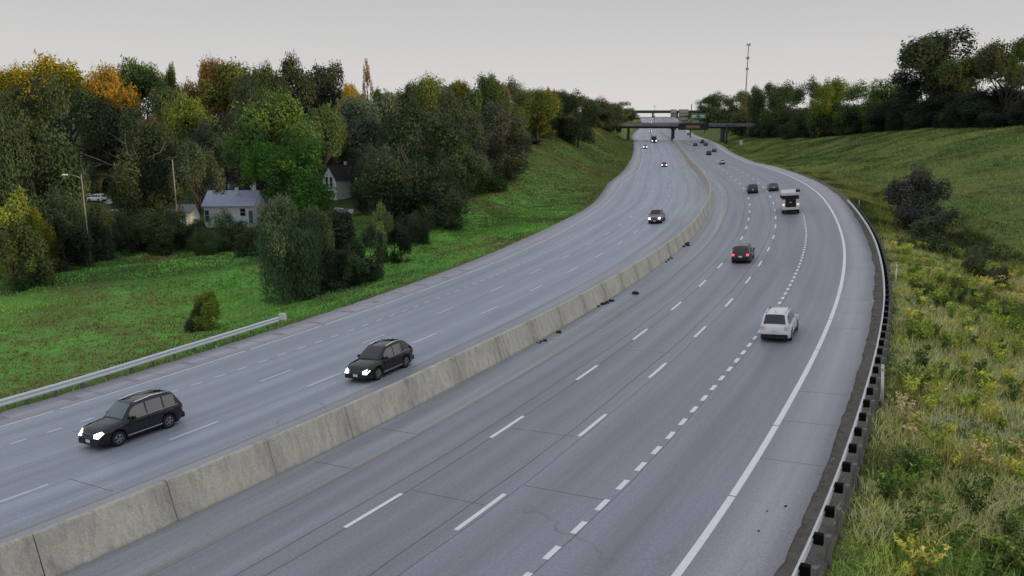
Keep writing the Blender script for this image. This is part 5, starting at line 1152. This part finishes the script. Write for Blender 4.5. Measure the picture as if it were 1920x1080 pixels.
car('sedan', 352, 13.4, 1, BK, 'black sedan just ahead and right of the black SUV with pale roof', detail=0)
car('sedan', 388, 7.9, 1, (.02, .02, .025), 'dark car leftmost of the far trio under the message board', detail=0)
car('suv', 408, 13.0, 1, (.02, .02, .025), 'dark car in the middle of the far trio, farthest of the three', detail=0)
car('sedan', 390, 12.9, 1, (.03, .012, .014), 'dark car on the right of the far trio near the sign post', detail=0)
car('sedan', 540, 16.2, 1, (.02, .022, .03), 'dark car alone beyond the bridge on the right side', detail=0)
car('sedan', 259, -8.6, -1, (.02, .022, .026), 'black car with two bright headlights in the middle of the oncoming side', detail=1)
car('suv', 371, -15.6, -1, (.65, .65, .66), 'white car with headlights on the outer oncoming lane near the bridge', detail=0)
car('suv', 594, -8.3, -1, (.6, .6, .6), 'pale car with headlights just beyond the bridge', detail=0)
car('suv', 800, -9.5, -1, (.7, .7, .7), 'white car far beyond the bridge on the left side, nearer one', detail=0)
car('sedan', 870, -6.5, -1, (.7, .6, .55), 'pale car near the far overpass on the left side', detail=0)
def parked(kind, px, py, Y, yaw, color, label):
    t = car(kind, 100, -5, 1, color, label, detail=1); p = ray_at(px, py, Y); p.z = ter1(p.x, p.y) + .12; t.matrix_world = Matrix.Translation(p) @ Matrix.Rotation(yaw, 4, 'Z'); return t
def yard(px, py): p = ground_at(px, py, 60, 400); return px, py, p.y
parked('pickup', *yard(150, 372), 1.25, (.72, .73, .75), 'white pickup parked on the driveway at the left, farther left one')
parked('suv', *yard(182, 379), 1.25, (.74, .75, .77), 'white car parked on the driveway beside the street lamp')
parked('suv', *yard(212, 412), 1.5, (.74, .75, .77), 'white car parked behind the hedge left of the smothered tree')

# rear loader truck
t = empty('utility_truck', frame(119.4, 12.35)); tag(t, 'white utility truck with an open dark hopper seen from behind, tallest vehicle in the curve', 'truck')
TW = mat('truck_white', (.66, .64, .64), .45); TB = mat('hopper_dark', (.018, .013, .014), .8)
mb = MB(); mb.box((0, 1.0, 1.85), (2.44, 5.2, 2.3)); mb.obj('body', TW, t, .06)
mb = MB(); mb.box((0, -1.9, 2.9), (2.46, .8, .34)); mb.box((-.98, -1.95, 1.55), (.50, .9, 1.25)); mb.box((.98, -1.95, 1.55), (.50, .9, 1.25)); mb.obj('tailgate_frame', TW, t, .05)
mb = MB(); mb.box((0, -1.92, 2.35), (2.30, .7, .78)); mb.box((0, -1.90, 1.5), (1.46, .75, 1.4)); mb.obj('hopper', TB, t, .03)
MB().box((0, -2.28, 1.72), (.36, .03, .10)).obj('emblem', VM['clear'], t); MB().box((0, -2.30, 2.5), (1.7, .05, .08)).obj('hopper_bar', M['girder'], t)
MB().box((0, -2.42, .86), (2.42, .26, .34)).obj('rear_bumper', TW, t, .03); MB().box((0, -2.57, .90), (.50, .03, .24)).obj('number_plate', mat('pinkish_plate', (.75, .6, .6), .4), t)
MB().box((0, -.2, .62), (2.2, 4.6, .40)).obj('underbody', VM['under'], t)
for sx in (-1, 1):
    MB().box((sx * .98, -2.43, 1.42), (.26, .06, .26)).obj('tail_light', mat('pale_lit_lens', (.8, .7, .7), .3, emit=(1, .85, .85), est=.5), t, .03)
    for y in (-1.2, 3.6):
        w = MB().lathe([(-.17, .42), (-.15, .46), (.15, .46), (.17, .42)], 18, 'X', (sx * 1.02, y, .46)).obj('wheel', VM['tyre'], t)
mb = MB(); mb.box((0, 4.5, 1.5), (2.3, 1.9, 1.9), 0, (.92, .86)); mb.obj('cab', TW, t, .1)
mb = MB(); mb.box((1.02, -1.2, 3.22), (.55, .5, .42)); mb.obj('side_box', VM['black'], t, .04); MB().box((.82, -.9, 3.55), (.24, .3, .5)).obj('beacon', TW, t, .04); MB().box((-1.32, -1.6, 2.55), (.2, .5, .4)).obj('side_lamp', VM['black'], t, .03)

# semi truck under the bridge
t = empty('semi_truck', frame(409, -10.6, 0, math.pi)); tag(t, 'dark cab semi truck with bright headlights and pale trailer top under the bridge', 'truck')
CB = mat('maroon_cab', (.035, .018, .020), .35, coat=.6)
mb = MB(); mb.box((0, -.9, 2.0), (2.45, 2.4, 2.3), 0, (.95, .9)); mb.box((0, 1.0, 1.3), (2.1, 1.9, 1.1), 0, (.9, .9)); mb.obj('cab', CB, t, .08)
MB().box((0, .18, 2.45), (2.0, .15, .75)).obj('windscreen', VM['glass'], t); MB().box((0, 1.98, 1.25), (1.2, .06, .9)).obj('grille', VM['black'], t); MB().box((0, 2.0, .62), (2.4, .3, .4)).obj('bumper', VM['black'], t, .05)
MB().box((0, -8.2, 2.65), (2.6, 11.5, 2.9)).obj('trailer', TW, t, .04); MB().box((0, -1.5, 3.6), (2.3, 1.4, 1.0), 0, (.95, .6)).obj('roof_fairing', TW, t, .1)
for sx in (-1, 1):
    MB().box((sx * .92, 1.98, .98), (.44, .12, .42)).obj('headlight', VM['headlit'], t, .03)
    for y in (1.1, -2.2, -3.4, -11.8, -13): MB().lathe([(-.15, .48), (-.13, .52), (.13, .52), (.15, .48)], 16, 'X', (sx * 1.06, y, .52)).obj('wheel', VM['tyre'], t)
